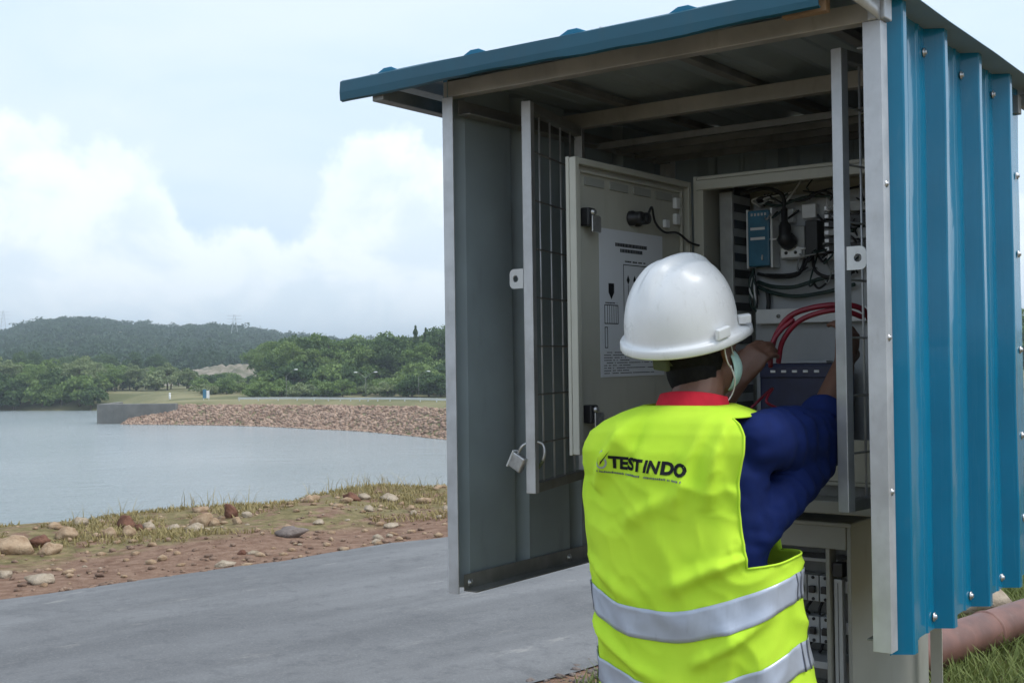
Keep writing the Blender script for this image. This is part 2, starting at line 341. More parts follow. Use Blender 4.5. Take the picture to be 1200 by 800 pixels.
M['pylon'] = M_plain('grey_lattice_steel', (0.45, 0.48, 0.50), 0.5, 0.3)

# ================================================================== SETTING
WATER_Z = 1.47 - 7.0
SHORE = [(60, 62), (48, 60), (36, 62), (24, 69), (12, 80), (2, 92.5), (-5.7, 103.7), (-14.2, 116.5), (-20.4, 122.2), (-27.5, 128.8), (-38, 134), (-47.7, 137.1),
         (-50, 142), (-51, 152), (-55, 166), (-61.5, 173.5), (-75.7, 177.8), (-110, 186), (-200, 205), (-420, 240), (-900, 300), (-3000, 420)]
POLY = SHORE + [(-6000, 6000), (6000, 6000), (6000, -200), (60, -200)]
def far_dist(X, Y):
    """signed distance to the far shore, positive on land"""
    d = np.full(X.shape, 1e9); inside = np.zeros(X.shape, bool)
    for i in range(len(POLY)):
        x0, y0 = POLY[i]; x1, y1 = POLY[(i + 1) % len(POLY)]
        dx, dy = x1 - x0, y1 - y0; t = np.clip(((X - x0) * dx + (Y - y0) * dy) / (dx * dx + dy * dy), 0, 1)
        if i < len(SHORE) - 1: d = np.minimum(d, np.hypot(X - x0 - t * dx, Y - y0 - t * dy))
        c = ((y0 > Y) != (y1 > Y)) & (X < dx * (Y - y0) / (dy if dy else 1e-9) + x0); inside ^= c
    return np.where(inside, d, -d)
def sstep(x, a, b): t = np.clip((x - a) / (b - a), 0, 1); return t * t * (3 - 2 * t)
RIDGE_X = [-1500, -400, -100, 0, 50, 100, 150, 200, 250, 300, 340, 400, 450, 520, 700, 1000, 1300, 2500]
RIDGE_H = [30, 40, 36, 37, 49, 50, 45, 40.5, 43, 37, 31, 25, 22, 26, 30, 34, 36, 30]
def terrain(X, Y):
    X = np.asarray(X, float); Y = np.asarray(Y, float)
    n = X * NV.x + Y * NV.y; r = np.hypot(X, Y)
    zn = -7.6 * sstep(n, 11.0, 19.5)
    zn = zn + np.where(n > 7.9, 0.05 * np.sin(X * 2.1 + 1.3 * Y) * np.cos(Y * 1.7 - X) * sstep(n, 7.9, 8.6), 0)
    fd = far_dist(X, Y); zf = -7.6 + 4.3 * sstep(fd, -3, 9)
    bx = np.where(Y > 1, 600 + 1412 * X / np.maximum(Y, 1), np.where(X < 0, -1500, 2500))
    hp = np.interp(bx, RIDGE_X, RIDGE_H)
    hill = (hp * 760 / 1412 + 1.47 - 6.5 + 3.3)
    zf = zf + hill * sstep(r, 280, 760) * (fd > 0) - 14 * sstep(r, 900, 1800) * (fd > 0)
    return np.maximum(zn, zf)
def tz(x, y): return float(terrain(np.array([x]), np.array([y]))[0])
def build_ground():
    radii = np.concatenate([np.arange(0.6, 16, 0.45), np.geomspace(16, 9000, 120)]); na = 400
    # finer steps over the field the picture shows
    ang = np.concatenate([np.linspace(-40, 40, 260, endpoint=False), np.linspace(40, 320, 140, endpoint=False)]); ang = np.radians(ang); na = len(ang)
    A, RR = np.meshgrid(ang, radii); X = RR * np.sin(A); Y = RR * np.cos(A); Z = terrain(X, Y)
    V = np.stack([X, Y, Z], -1).reshape(-1, 3); nr = len(radii)
    i, j = np.meshgrid(np.arange(nr - 1), np.arange(na), indexing='ij'); j2 = (j + 1) % na
    F = np.stack([i * na + j, i * na + j2, (i + 1) * na + j2, (i + 1) * na + j], -1).reshape(-1, 4)[:, ::-1]
    V = np.vstack([V, [[0, 0, 0]]]); c = len(V) - 1
    me = np_mesh('ground', V, F, True)
    bm = bmesh.new(); bm.from_mesh(me); bm.verts.ensure_lookup_table()
    for q in range(na): bm.faces.new((bm.verts[c], bm.verts[(q + 1) % na], bm.verts[q])).smooth = True
    bmesh.ops.recalc_face_normals(bm, faces=bm.faces); bm.to_mesh(me); bm.free()
    return tag(mesh_obj('ground', me, M['ground']), kind='structure')
build_ground()
w = MB().add([(-4000, 5, WATER_Z), (400, 5, WATER_Z), (400, 1500, WATER_Z), (-4000, 1500, WATER_Z)], [(0, 1, 2, 3)]).build('lake_water', M['water']); tag(w, kind='structure')

def build_road():
    rows = []; ts = np.arange(-30, 62, 0.35)
    for t in ts:
        j0 = 0.10 * noise.noise(Vector((t * 0.9, 1.3, 0))) + 0.05 * noise.noise(Vector((t * 4, 7.3, 0))); j1 = 0.10 * noise.noise(Vector((t * 0.8, 5.1, 0))) + 0.06 * noise.noise(Vector((t * 4, 2.3, 0)))
        row = []
        for q in (0, 0.06, 0.3, 0.7, 0.94, 1):
            n = 3.98 + j0 + (7.71 + j1 - 3.98 - j0) * q; row.append((*(TV * t + NV * n).xy, 0.008 if q in (0, 1) else 0.03 + 0.03 * math.sin(math.pi * q)))
        rows.append(row)
    V = np.array(rows).reshape(-1, 3); k = 6; F = [(i * k + j, (i + 1) * k + j, (i + 1) * k + j + 1, i * k + j + 1) for i in range(len(ts) - 1) for j in range(k - 1)]
    me = np_mesh('road', V, np.array(F)[:, ::-1], True); return tag(mesh_obj('road', me, M['asphalt']), kind='structure')
build_road()

# ---- embankment with riprap face, crest track, end wall and guard rail
def build_embankment():
    base = catmull([(x, y, 0) for x, y in SHORE[2:11]] + [(-44.2, 136.4, 0)], 5); n = len(base); crest_z = np.interp(np.linspace(0, 1, n), [0, 0.45, 1], [-2.4, -2.8, -3.25])
    V = []; T = []
    for i, p in enumerate(base):
        t = (base[min(i + 1, n - 1)] - base[max(i - 1, 0)]).normalized(); o = Vector((t.y, -t.x, 0))
        if o.y < 0: o = -o
        T.append(o)
        for off, z in ((-3.0, WATER_Z - 1.2), (0, WATER_Z), (2.6, WATER_Z + 0.55 * (crest_z[i] - WATER_Z)), (4.9, crest_z[i] - 0.15), (6.0, crest_z[i]), (11, crest_z[i] + 0.05), (15, crest_z[i] - 1.2)):
            q = p + o * off; V.append((q.x, q.y, z))
    k = 7; F = [(i * k + j, (i + 1) * k + j, (i + 1) * k + j + 1, i * k + j + 1) for i in range(n - 1) for j in range(k - 1)]
    F += [tuple(range(k)), tuple(range((n - 1) * k + k - 1, (n - 1) * k - 1, -1))]
    mb = MB().add(V, F, True); e = tag(mb.build('dam_embankment', M['ground']), kind='structure')
    # loose stones facing the water
    ico = bmesh.new(); bmesh.ops.create_icosphere(ico, subdivisions=1, radius=1); iv = np.array([v.co for v in ico.verts]); fi = np.array([[v.index for v in f.verts] for f in ico.faces]); ico.free()
    AV = []; AF = []; c = 0
    for _ in range(18000):
        i = RNG.integers(0, n - 1); f_ = RNG.random(); p = base[i].lerp(base[i + 1], f_); q = RNG.random(); off = 4.7 * q - 0.4; cz = crest_z[i]
        z = np.interp(off, [0, 2.6, 4.9, 6], [WATER_Z, WATER_Z + 0.55 * (cz - WATER_Z), cz - 0.15, cz]); pos = p + T[i] * off; s = 0.05 + 0.21 * RNG.random() ** 2.4
        v = iv * (1 + RNG.uniform(-0.28, 0.28, (len(iv), 1))) * s * np.array([1.2, 1, 0.75]); a = RNG.random() * 6.28
        v = np.stack([v[:, 0] * math.cos(a) - v[:, 1] * math.sin(a), v[:, 0] * math.sin(a) + v[:, 1] * math.cos(a), v[:, 2]], -1) + np.array([pos.x, pos.y, z + 0.02])
        AV.append(v); AF.append(fi + c); c += len(iv)
    o = mesh_obj('riprap_stones', np_mesh('riprap_stones', np.vstack(AV), np.vstack(AF)), M['riprap'])
    tag(o, 'pinkish brown loose stones covering the far embankment slope above the lake', 'stones', kind='stuff')
    return base, T, crest_z
EB, EO, EZ = build_embankment()
def embank(i, off, dz=0): q = EB[i] + EO[i] * off; return Vector((q.x, q.y, EZ[i] + dz))
# concrete end wall
ew = MB(); a = Vector((-48.6, 136.6, 0)); b = a + Vector((8.8, -1.0, 0)).normalized() * 0; 
ew.prism([(0, 0), (8.6, -0.6), (8.7, 0.0), (0.2, 0.7), (0, 7.5), (-0.6, 7.5), (-0.6, 0)], (-46.9, 137.6, WATER_Z - 1.5), (1, 0, 0), (0, 1, 0), (0, 0, 3.75))
tag(ew.build('retaining_wall', M['concrete'], None, 0.05), 'dark concrete retaining wall at the left end of the stony embankment', 'wall')
# guard rail along the crest
gr = empty('guard_rail', embank(len(EB) // 2, 6.2), 0, 'long pale guard rail along the crest of the embankment', 'guard rail')
inv = Vector(gr.location); last = len(EB) - 7
mb = MB(); path = [embank(i, 6.2, 0.30) - inv for i in range(0, last)]
for k in range(len(path) - 1): mb.bar(path[k], path[k + 1] + (path[k + 1] - path[k]) * 0.02, 0.06, 0.20)
mb.build('rail_beam', M['rail'], gr)
post = MB().box(-0.06, 0.06, -0.06, 0.06, -0.35, 0.40).mesh('rail_post'); post.materials.append(M['rail'])
for i in range(0, last, 1):
    for f_ in (0.0,):
        p = embank(i, 6.32).lerp(embank(i + 1, 6.32), f_) - inv; o = mesh_obj('post', post, None, gr); o.location = p

# ---- pale cut earth bank
def build_dirt_bank():
    c = Vector((-60.5, 252, 0)); nx, ny = 48, 20; V = []
    for j in range(ny):
        for i in range(nx):
            u = i / (nx - 1) * 2 - 1; v = j / (ny - 1) * 2 - 1; x = c.x + u * 15; y = c.y + v * 13
            h = 4.2 * max(0, 1 - abs(u) ** 3) * float(sstep(np.array([v + 1]), 0, 1.1)[0]) * (0.85 + 0.36 * noise.fractal(Vector((x * 0.33, y * 0.33, 2)), 1, 2, 5)); V.append((x, y, tz(x, y) - 0.3 + h * (1 - max(0, v) ** 3)))
    F = [(j * nx + i, j * nx + i + 1, (j + 1) * nx + i + 1, (j + 1) * nx + i) for j in range(ny - 1) for i in range(nx - 1)]
    tag(mesh_obj('earth_bank', np_mesh('earth_bank', V, F, True), M['dirt_bank']), kind='structure')
build_dirt_bank()

# ------------------------------------------------------------------ trees
def leaf_cards(C, size, flat=0.0):
    """quads of about `size` at the points C with random tilt"""
    n = len(C); a = RNG.normal(size=(n, 3)); a[:, 2] *= (1 - flat); a /= np.linalg.norm(a, axis=1)[:, None]; b = RNG.normal(size=(n, 3)); b -= a * (a * b).sum(1)[:, None]; b /= np.linalg.norm(b, axis=1)[:, None]
    s = (size * RNG.uniform(0.6, 1.3, n))[:, None]; w_ = s * RNG.uniform(0.45, 0.8, (n, 1))
    V = np.stack([C - a * s * 0.5, C + b * w_ * 0.5, C + a * s * 0.5, C - b * w_ * 0.5], 1).reshape(-1, 3); F = np.arange(4 * n).reshape(-1, 4); return V, F
def clumps(n_cl, spread, r0, r1, n_leaf, zc, squash=0.75):
    """points on the outer parts of many overlapping leaf clumps"""
    P = []
    for _ in range(n_cl):
        d = RNG.normal(size=3); d /= np.linalg.norm(d); rr = RNG.random() ** 0.45; c = d * rr * np.array(spread) + np.array([0, 0, zc]); r = RNG.uniform(r0, r1)
        q = RNG.normal(size=(n_leaf, 3)); q /= np.linalg.norm(q, axis=1)[:, None]; q[:, 2] = np.where(q[:, 2] < -0.3, -q[:, 2] * 0.6, q[:, 2]); P.append(c + q * (r * RNG.uniform(0.65, 1.05, (n_leaf, 1))) * np.array([1, 1, squash]))
    return np.vstack(P)
def trunk_mesh(h, r, limbs, spread):
    mb = MB(); mb.tube([(0, 0, -0.4), (0.03 * h, 0, h * 0.3), (-0.02 * h, 0.02 * h, h * 0.6), (0, 0, h)], [r * 1.3, r, r * 0.7, r * 0.25], 7)
    for k in range(limbs):
        a = k * 2.4 + 0.5; z0 = h * (0.3 + 0.45 * k / limbs); L_ = spread * (0.75 + 0.2 * math.sin(k * 3)); mb.tube([(0, 0, z0), (math.cos(a) * L_ * 0.5, math.sin(a) * L_ * 0.5, z0 + L_ * 0.35), (math.cos(a) * L_, math.sin(a) * L_, z0 + L_ * 0.55)], [r * 0.55, r * 0.35, r * 0.1], 5)
    me = mb.mesh('trunk'); me.materials.append(M['bark']); return me
def tree_kind(h, spread, zc, n_cl, n_leaf, r0, r1, size, mat, limbs=5):
    V, F = leaf_cards(clumps(n_cl, spread, r0, r1, n_leaf, zc), size); me = np_mesh('crown', V, F); me.materials.append(M[mat])
    return trunk_mesh(h * 0.8, 0.018 * h + 0.05, limbs, spread[0] * 0.8), me
def spire_kind(h, rad, mat):
    z = RNG.random(5200) ** 1.3 * h * 0.92 + 0.08 * h; a = RNG.random(5200) * 6.283; r = rad * (1 - (z / h)) ** 0.7 * (0.35 + 0.65 * RNG.random(5200)) * (0.75 + 0.3 * np.sin(z * 5) )
    V, F = leaf_cards(np.stack([r * np.cos(a), r * np.sin(a), z], -1), 0.36); me = np_mesh('crown', V, F); me.materials.append(M[mat]); return trunk_mesh(h * 0.95, 0.16, 4, rad * 0.6), me
TREES = {
 'round': [tree_kind(8.5, (3.0, 3.0, 2.9), 5.0, 34, 130, 0.8, 1.5, 0.42, 'leaf_dark'), tree_kind(8.0, (3.3, 3.0, 2.5), 4.6, 36, 125, 0.8, 1.4, 0.42, 'leaf_mid'), tree_kind(9.0, (2.6, 2.8, 3.3), 5.4, 32, 130, 0.8, 1.5, 0.42, 'leaf_mid'), tree_kind(7.5, (3.1, 2.7, 2.6), 4.4, 34, 125, 0.8, 1.4, 0.42, 'leaf_dark')],
 'loose': [tree_kind(6.5, (2.6, 2.6, 2.2), 3.8, 26, 95, 0.6, 1.2, 0.40, 'leaf_pale'), tree_kind(6.0, (2.8, 2.5, 2.0), 3.5, 26, 95, 0.6, 1.2, 0.40, 'leaf_mid')],
 'bush': [tree_kind(2.4, (1.7, 1.6, 1.0), 1.3, 22, 80, 0.4, 0.8, 0.32, 'leaf_mid', 4), tree_kind(2.2, (1.9, 1.5, 0.9), 1.2, 22, 80, 0.4, 0.8, 0.32, 'leaf_pale', 4), tree_kind(2.6, (1.6, 1.7, 1.1), 1.4, 22, 80, 0.4, 0.8, 0.32, 'leaf_dark', 4)],
 'spire': [spire_kind(11.5, 2.1, 'leaf_dark')],
}
def plant(name, kind, v, loc, s, label, cat, group=None, wide=1.0):
    t_me, c_me = TREES[kind][v % len(TREES[kind])]
    e = empty(name, loc, random.random() * 6.28, label, cat, group); e.scale = (s * wide, s * wide, s)
    mesh_obj('trunk', t_me, None, e); mesh_obj('crown', c_me, None, e); return e
def bearing(x, r_): k = (x - 600) / 1412.0; return k * r_, r_
def wood(n, x0, x1, r0, r1, s0, s1, kind, name, label, cat, group, variants=None, cond=None, wide=1.0):
    made = 0; tries = 0; pts = []
    while made < n and tries < n * 40:
        tries += 1; r_ = random.uniform(r0, r1); X, Y = bearing(random.uniform(x0, x1), r_)
        if any((X - a) ** 2 + (Y - b) ** 2 < (2.0 * s0) ** 2 for a, b in pts): continue
        if float(far_dist(np.array([X]), np.array([Y]))[0]) < 3: continue
        if cond and not cond(X, Y): continue
        pts.append((X, Y)); v = random.choice(variants) if variants else made
        plant(name, kind, v, (X, Y, tz(X, Y) - 0.2), random.uniform(s0, s1), label, cat, group, wide); made += 1
clear = lambda X, Y: not ((X + 58.5) ** 2 / 300 + (Y - 250) ** 2 / 900 < 1)
wood(26, 318, 540, 166, 186, 0.8, 1.1, 'round', 'broadleaf_tree', 'broadleaf tree in the front row of the dense wood behind the embankment', 'tree', 'trees of the dense wood behind the embankment')
wood(26, 300, 560, 190, 230, 0.95, 1.2, 'round', 'broadleaf_tree', 'taller broadleaf tree standing at the back of the wood behind the embankment', 'tree', 'back trees of the wood behind the embankment')
wood(24, 285, 470, 148, 160, 0.75, 1.0, 'bush', 'bush', 'light green bush in the hedge just behind the embankment crest', 'bush', 'hedge bushes behind the embankment', [0, 1, 0])
wood(14, 470, 560, 146, 158, 0.9, 1.25, 'bush', 'bush', 'dark green bush below the wood beside the shelter post', 'bush', 'dark bushes below the wood', [2, 0])
for k_, (x_, s_) in enumerate(((487, 0.83), (499, 0.80), (511, 0.66))):
    X, Y = bearing(x_, 178); plant('conifer', 'spire', 0, (X, Y, tz(X, Y)), s_, ('slim pointed conifer rising above the wood, leftmost of three', 'slim pointed conifer rising above the wood, middle of three', 'shortest slim conifer above the wood, nearest the shelter')[k_], 'conifer', 'pointed conifers')
wood(24, -90, 108, 181, 200, 0.72, 1.0, 'loose', 'shore_tree', 'pale leafy tree on the left lake shore at the water', 'tree', 'trees on the left lake shore', [0, 0, 1])
wood(22, -80, 106, 176, 184, 1.2, 1.9, 'bush', 'shore_bush', 'dark bush overhanging the water on the left lake shore', 'bush', 'bushes on the left lake shore', [2, 2, 0])
wood(22, 100, 222, 196, 235, 0.6, 0.85, 'loose', 'meadow_tree', 'green tree in the grove between lake shore and earth bank', 'tree', 'grove trees left of the earth bank', [1, 0, 1], clear)
wood(16, -90, 215, 225, 275, 0.7, 0.9, 'round', 'grove_tree', 'dark tree in the grove at the foot of the hill', 'tree', 'dark grove trees below the hill', [0, 3], clear)
wood(7, 222, 300, 186, 200, 0.32, 0.42, 'loose', 'meadow_tree', 'small bright tree on the meadow below the pale earth bank', 'tree', 'small trees below the earth bank', [1], clear)
wood(10, 222, 300, 170, 184, 0.7, 1.0, 'bush', 'meadow_bush', 'low bush on the meadow below the pale earth bank', 'bush', 'low bushes below the earth bank', [1, 0])
wood(34, 575, 1400, 120, 210, 1.0, 1.3, 'round', 'broadleaf_tree', 'broadleaf tree of the wood showing past the blue side wall', 'tree', 'trees of the wood right of the shelter')
wood(40, -90, 225, 190, 245, 1.0, 1.7, 'bush', 'grove_bush', 'leafy undergrowth bush among the grove trees left of the earth bank', 'bush', 'undergrowth of the grove', [2, 0, 1, 0], clear)
wood(16, 205, 300, 228, 246, 0.7, 1.1, 'bush', 'bank_bush', 'bush growing around the pale earth bank', 'bush', 'bushes around the earth bank', [2, 0], None)
wood(34, 310, 560, 160, 178, 1.2, 1.9, 'bush', 'thicket_bush', 'leafy understorey bush at the foot of the wood behind the embankment', 'bush', 'understorey of the wood', [2, 0, 0])
# ---- forest on the far hills: one mass
def build_forest():
    n = 5200; r = 300 + 520 * RNG.random(n) ** 0.8; x = RNG.uniform(-420, 1500, n); x[: n * 3 // 5] = RNG.uniform(-150, 640, n * 3 // 5); X = (x - 600) / 1412 * r; Y = r
    keep = (far_dist(X, Y) > 15) & ~(((X + 58.5) ** 2 / 330 + (Y - 262) ** 2 / 1500) < 1); X, Y = X[keep], Y[keep]; Z = terrain(X, Y); n = len(X)
    base = [clumps(7, (2.3, 2.3, 1.6), 0.9, 1.9, 12, 4.0) for _ in range(6)]; C = []
    for i in range(n): s = RNG.uniform(0.65, 1.25) * (1.25 if RNG.random() < 0.05 else 1); C.append(base[i % 6] * s + np.array([X[i], Y[i], Z[i] - 0.6]))
    V, F = leaf_cards(np.vstack(C), 1.25); tag(mesh_obj('hill_forest', np_mesh('hill_forest', V, F), M['leaf_far']), 'dark blue-green forest covering the low hills beyond the lake', 'forest', kind='stuff')
build_forest()
# ---- pylons on the ridge
def pylon(x, r_, h, label):
    X, Y = bearing(x, r_); e = empty('transmission_pylon', (X, Y, tz(X, Y)), 0.3, label, 'pylon', 'pylons on the ridge'); mb = MB()
    for sx in (-1, 1):
        for sy in (-1, 1): mb.bar((sx * 2.0, sy * 2.0, 0), (sx * 0.3, sy * 0.3, h), 0.09, 0.09)
    for k in range(7):
        z0, z1 = h * k / 7, h * (k + 1) / 7; w0, w1 = 2.0 - 1.7 * k / 7, 2.0 - 1.7 * (k + 1) / 7
        for s in (-1, 1): mb.bar((-w0, s * w0, z0), (w1, s * w1, z1), 0.06, 0.06); mb.bar((s * w0, -w0, z0), (s * w1, w1, z1), 0.06, 0.06)
    mb.build('tower', M['pylon'], e)
    for z in (0.72, 0.84, 0.96): MB().bar((-3.4, 0, h * z), (3.4, 0, h * z), 0.12, 0.12).build('cross_arm', M['pylon'], e)
pylon(4, 700, 17, 'faint lattice pylon on the ridge at the far left edge'); pylon(275, 560, 13, 'faint lattice pylon in front of the middle of the hill')
# ---- lamps and small signs on the dam
def lamp(x, y_top, Y, label, arms=2):
    X, Yw = bearing(x, Y); zt = at(x, y_top, Y).z; zb = max(tz(X, Yw), -3.4); e = empty('street_lamp', (X, Yw, zb), 0.1, label, 'street lamp', 'lamps beyond the embankment'); h = zt - zb
    MB().tube([(0, 0, 0), (0, 0, h * 0.8)], [0.03, 0.02], 8).build('pole', M['galv_dark'], e)
    for s in ((-1, 1) if arms == 2 else (1,)):
        MB().tube(catmull([(0, 0, h * 0.78), (s * 0.4, 0, h * 0.9), (s * 0.95, 0, h)], 4), 0.018, 6).build('arm', M['galv_dark'], e)
        MB().ellipsoid((s * 1.15, 0, h), (0.24, 0, 0), (0, 0.10, 0), (0, 0, 0.07), 10, 6).build('lamp_head', M['white_plastic'], e)
lamp(428, 436, 140, 'double armed white lamp in front of the wood'); lamp(335, 433, 143, 'white lamp at the left end of the hedge', 1); lamp(490, 435, 139, 'single white lamp near the shelter post', 1)
p = atz(242, 470, -3.3); s_ = empty('notice_board', (p.x, p.y, tz(p.x, p.y)), 0.3, 'small blue and white notice board on the meadow', 'sign'); s_.scale = (0.7, 0.7, 0.75)
MB().box(-0.6, -0.02, -0.05, 0.05, 0.5, 1.9).build('blue_panel', M['module_blue'], s_); MB().box(0.0, 0.5, -0.05, 0.05, 0.5, 1.7).build('white_panel', M['white_plastic'], s_)
MB().box(-0.5, -0.42, -0.04, 0.04, -0.3, 0.5).build('post', M['rail'], s_); MB().box(0.36, 0.44, -0.04, 0.04, -0.3, 0.5).build('post', M['rail'], s_)
p = atz(199, 466, -3.3); s_ = empty('marker_post', (p.x, p.y, tz(p.x, p.y)), 0, 'short white marker post on the meadow', 'post'); MB().tube([(0, 0, -0.2), (0, 0, 0.7)], 0.13, 10).build('shaft', M['white_plastic'], s_); MB().ellipsoid((0, 0, 0.75), (0.16, 0, 0), (0, 0.16, 0), (0, 0, 0.12), 10, 6).build('cap', M['white_plastic'], s_)

# ------------------------------------------------------------------ verge: rocks, pebbles, grass, pipe
def rock_mesh(seed, sx, sy, sz):
    bm = bmesh.new(); bmesh.ops.create_icosphere(bm, subdivisions=3, radius=1); off = Vector((seed * 7.3, seed * 3.1, seed))
    for v in bm.verts:
        d = v.co.normalized(); k = 1 + 0.42 * noise.noise(d * 1.4 + off) + 0.22 * noise.noise(d * 3.3 + off) + 0.07 * noise.noise(d * 8 + off)
        for q in range(9):     # flat broken faces
            pn = Vector((math.sin(seed * 1.7 + q * 2.1), math.cos(seed * 2.3 + q * 1.3), math.sin(q * 1.9 + seed) * 0.8)).normalized(); dd = d.dot(pn)
            if dd > 0: k = min(k, 0.74 / dd)
        v.co = Vector((d.x * sx, d.y * sy, d.z * sz)) * k
    me = bpy.data.meshes.new('rock'); bm.to_mesh(me); bm.free()
    me.polygons.foreach_set('use_smooth', [True] * len(me.polygons)); return me
ROCKS = [(10, 646, 62, 24, 'tan', 'largest tan boulder on the bank, cut by the left edge'), (44, 640, 26, 17, 'dark', 'dark brown rock behind the large tan boulder'), (56, 645, 26, 15, 'tan', 'angular tan rock just right of the large boulder'),
 (76, 633, 27, 16, 'tan', 'broad sandy rock above the angular tan rock'), (93, 618, 20, 13, 'pale', 'pale rock on the water edge at the left'), (128, 630, 18, 14, 'tan', 'round sandy rock below the red-brown one'),
 (147, 616, 25, 17, 'dark', 'dark red rock standing on the bank crest'), (163, 618, 11, 11, 'dark', 'small dark red rock beside the larger red one'), (150, 628, 18, 15, 'tan', 'sandy rock in front of the dark red rock'),
 (173, 616, 18, 12, 'pale', 'pale rock right of the dark red rocks'), (203, 615, 18, 8, 'pale', 'flat pale rock in the grass on the crest'), (227, 622, 26, 12, 'pale', 'low flat pale rock below the tall tan one'),
 (236, 612, 26, 21, 'tan', 'tall bright tan rock on the bank crest'), (250, 612, 14, 12, 'tan', 'small orange-tan rock touching the tall tan one'), (270, 605, 17, 20, 'dark', 'upright dark brown rock on the bank crest'),
 (289, 606, 14, 9, 'pale', 'pale stone right of the upright brown rock'), (278, 612, 12, 10, 'tan', 'sandy stone below the upright brown rock'), (46, 684, 40, 15, 'pale', 'dusty flat pale rock near the road at the left'),
 (4, 676, 18, 12, 'pale', 'pale rock at the left edge near the road'), (262, 664, 25, 9, 'pale', 'flat white stone at the road edge'), (283, 651, 11, 8, 'dark', 'small black stone on the bare soil'),
 (338, 632, 38, 14, 'grey', 'flat grey clod on the bare soil'), (362, 592, 14, 9, 'tan', 'small tan rock on the crest right of centre'), (411, 586, 22, 11, 'dark', 'dark brown flat rock on the crest near the shelter'),
 (427, 584, 15, 9, 'pale', 'pale rock beside the dark flat rock'), (456, 584, 24, 11, 'pale', 'wide pale rock on the crest near the shelter'), (432, 600, 15, 8, 'pale', 'pale stone in the grass below the crest'),
 (373, 613, 15, 7, 'pale', 'flat pale stone in the middle of the verge'), (457, 614, 20, 8, 'pale', 'pale stone on the soil near the shelter door'), (481, 594, 11, 7, 'tan', 'small sandy stone high on the verge by the shelter'), (484, 603, 10, 6, 'pale', 'tiny pale stone left of the shelter post'), (523, 598, 12, 8, 'pale', 'pale stone half hidden by the shelter post')]
for i, (x, y, wpx, hpx, c_, lab) in enumerate(ROCKS):
    p = atz(x, y, 0.0); sc = p.y / 1412.0; sx = wpx * sc * 0.52; sz = hpx * sc * 0.58
    o = mesh_obj('rock', rock_mesh(i + 1, sx, sx * 0.8, sz), M['stone_' + c_]); o.location = (p.x, p.y + sx * 0.3, tz(p.x, p.y) + sz * 0.42); o.rotation_euler = (0, 0, (i * 1.7) % 0.9 - 0.45)
    tag(o, lab, 'rock', 'rocks on the lake bank')
p = atz(1142, 714, 0.08); o = mesh_obj('rock', rock_mesh(77, 0.20, 0.14, 0.13), M['stone_pale']); o.location = (p.x, p.y, 0.12); tag(o, 'white rock lying behind the red-brown pipe', 'rock')
def scatter_pebbles(name, n, t0, t1, n0, n1, s0, s1, mat, label, fall=1.0):
    bm = bmesh.new(); bmesh.ops.create_icosphere(bm, subdivisions=1, radius=1); iv = np.array([v.co for v in bm.verts]); fi = np.array([[v.index for v in f.verts] for f in bm.faces]); bm.free()
    t = RNG.uniform(t0, t1, n); q = n0 + (n1 - n0) * RNG.random(n) ** fall; X = TV.x * t + NV.x * q; Y = TV.y * t + NV.y * q; Z = terrain(X, Y); s = s0 + (s1 - s0) * RNG.random(n) ** 3
    V = iv[None] * (1 + RNG.uniform(-0.3, 0.3, (n, len(iv), 1))) * (s[:, None, None] * np.array([1.3, 1, 0.6])); a = RNG.random(n) * 6.28; ca, sa = np.cos(a)[:, None], np.sin(a)[:, None]
    V = np.stack([V[..., 0] * ca - V[..., 1] * sa + X[:, None], V[..., 0] * sa + V[..., 1] * ca + Y[:, None], V[..., 2] + Z[:, None] + (s * 0.25)[:, None]], -1)
    F = (fi[None] + (np.arange(n) * len(iv))[:, None, None]).reshape(-1, 3); tag(mesh_obj(name, np_mesh(name, V.reshape(-1, 3), F), mat), label, 'gravel', kind='stuff')
scatter_pebbles('verge_pebbles', 2600, -9, 26, 7.70, 10.9, 0.006, 0.045, M['stone_tan'], 'scattered tan pebbles on the far verge of the road')
scatter_pebbles('crest_rubble', 420, -9, 26, 9.7, 11.0, 0.015, 0.075, M['stone_tan'], 'tan and pale rubble strewn along the crest of the lake bank')
scatter_pebbles('verge_gravel', 3000, -9, 26, 7.66, 9.6, 0.006, 0.032, M['stone_brown'], 'scattered brown gravel along the far road edge', 1.6)
scatter_pebbles('roadside_gravel', 5200, 1.0, 7, 3.2, 4.25, 0.005, 0.024, M['stone_grey'], 'dark gravel along the near road edge', 0.6)
scatter_pebbles('white_pebbles', 260, -9, 26, 7.8, 10.9, 0.012, 0.05, M['stone_pale'], 'scattered white pebbles on the far verge of the road')
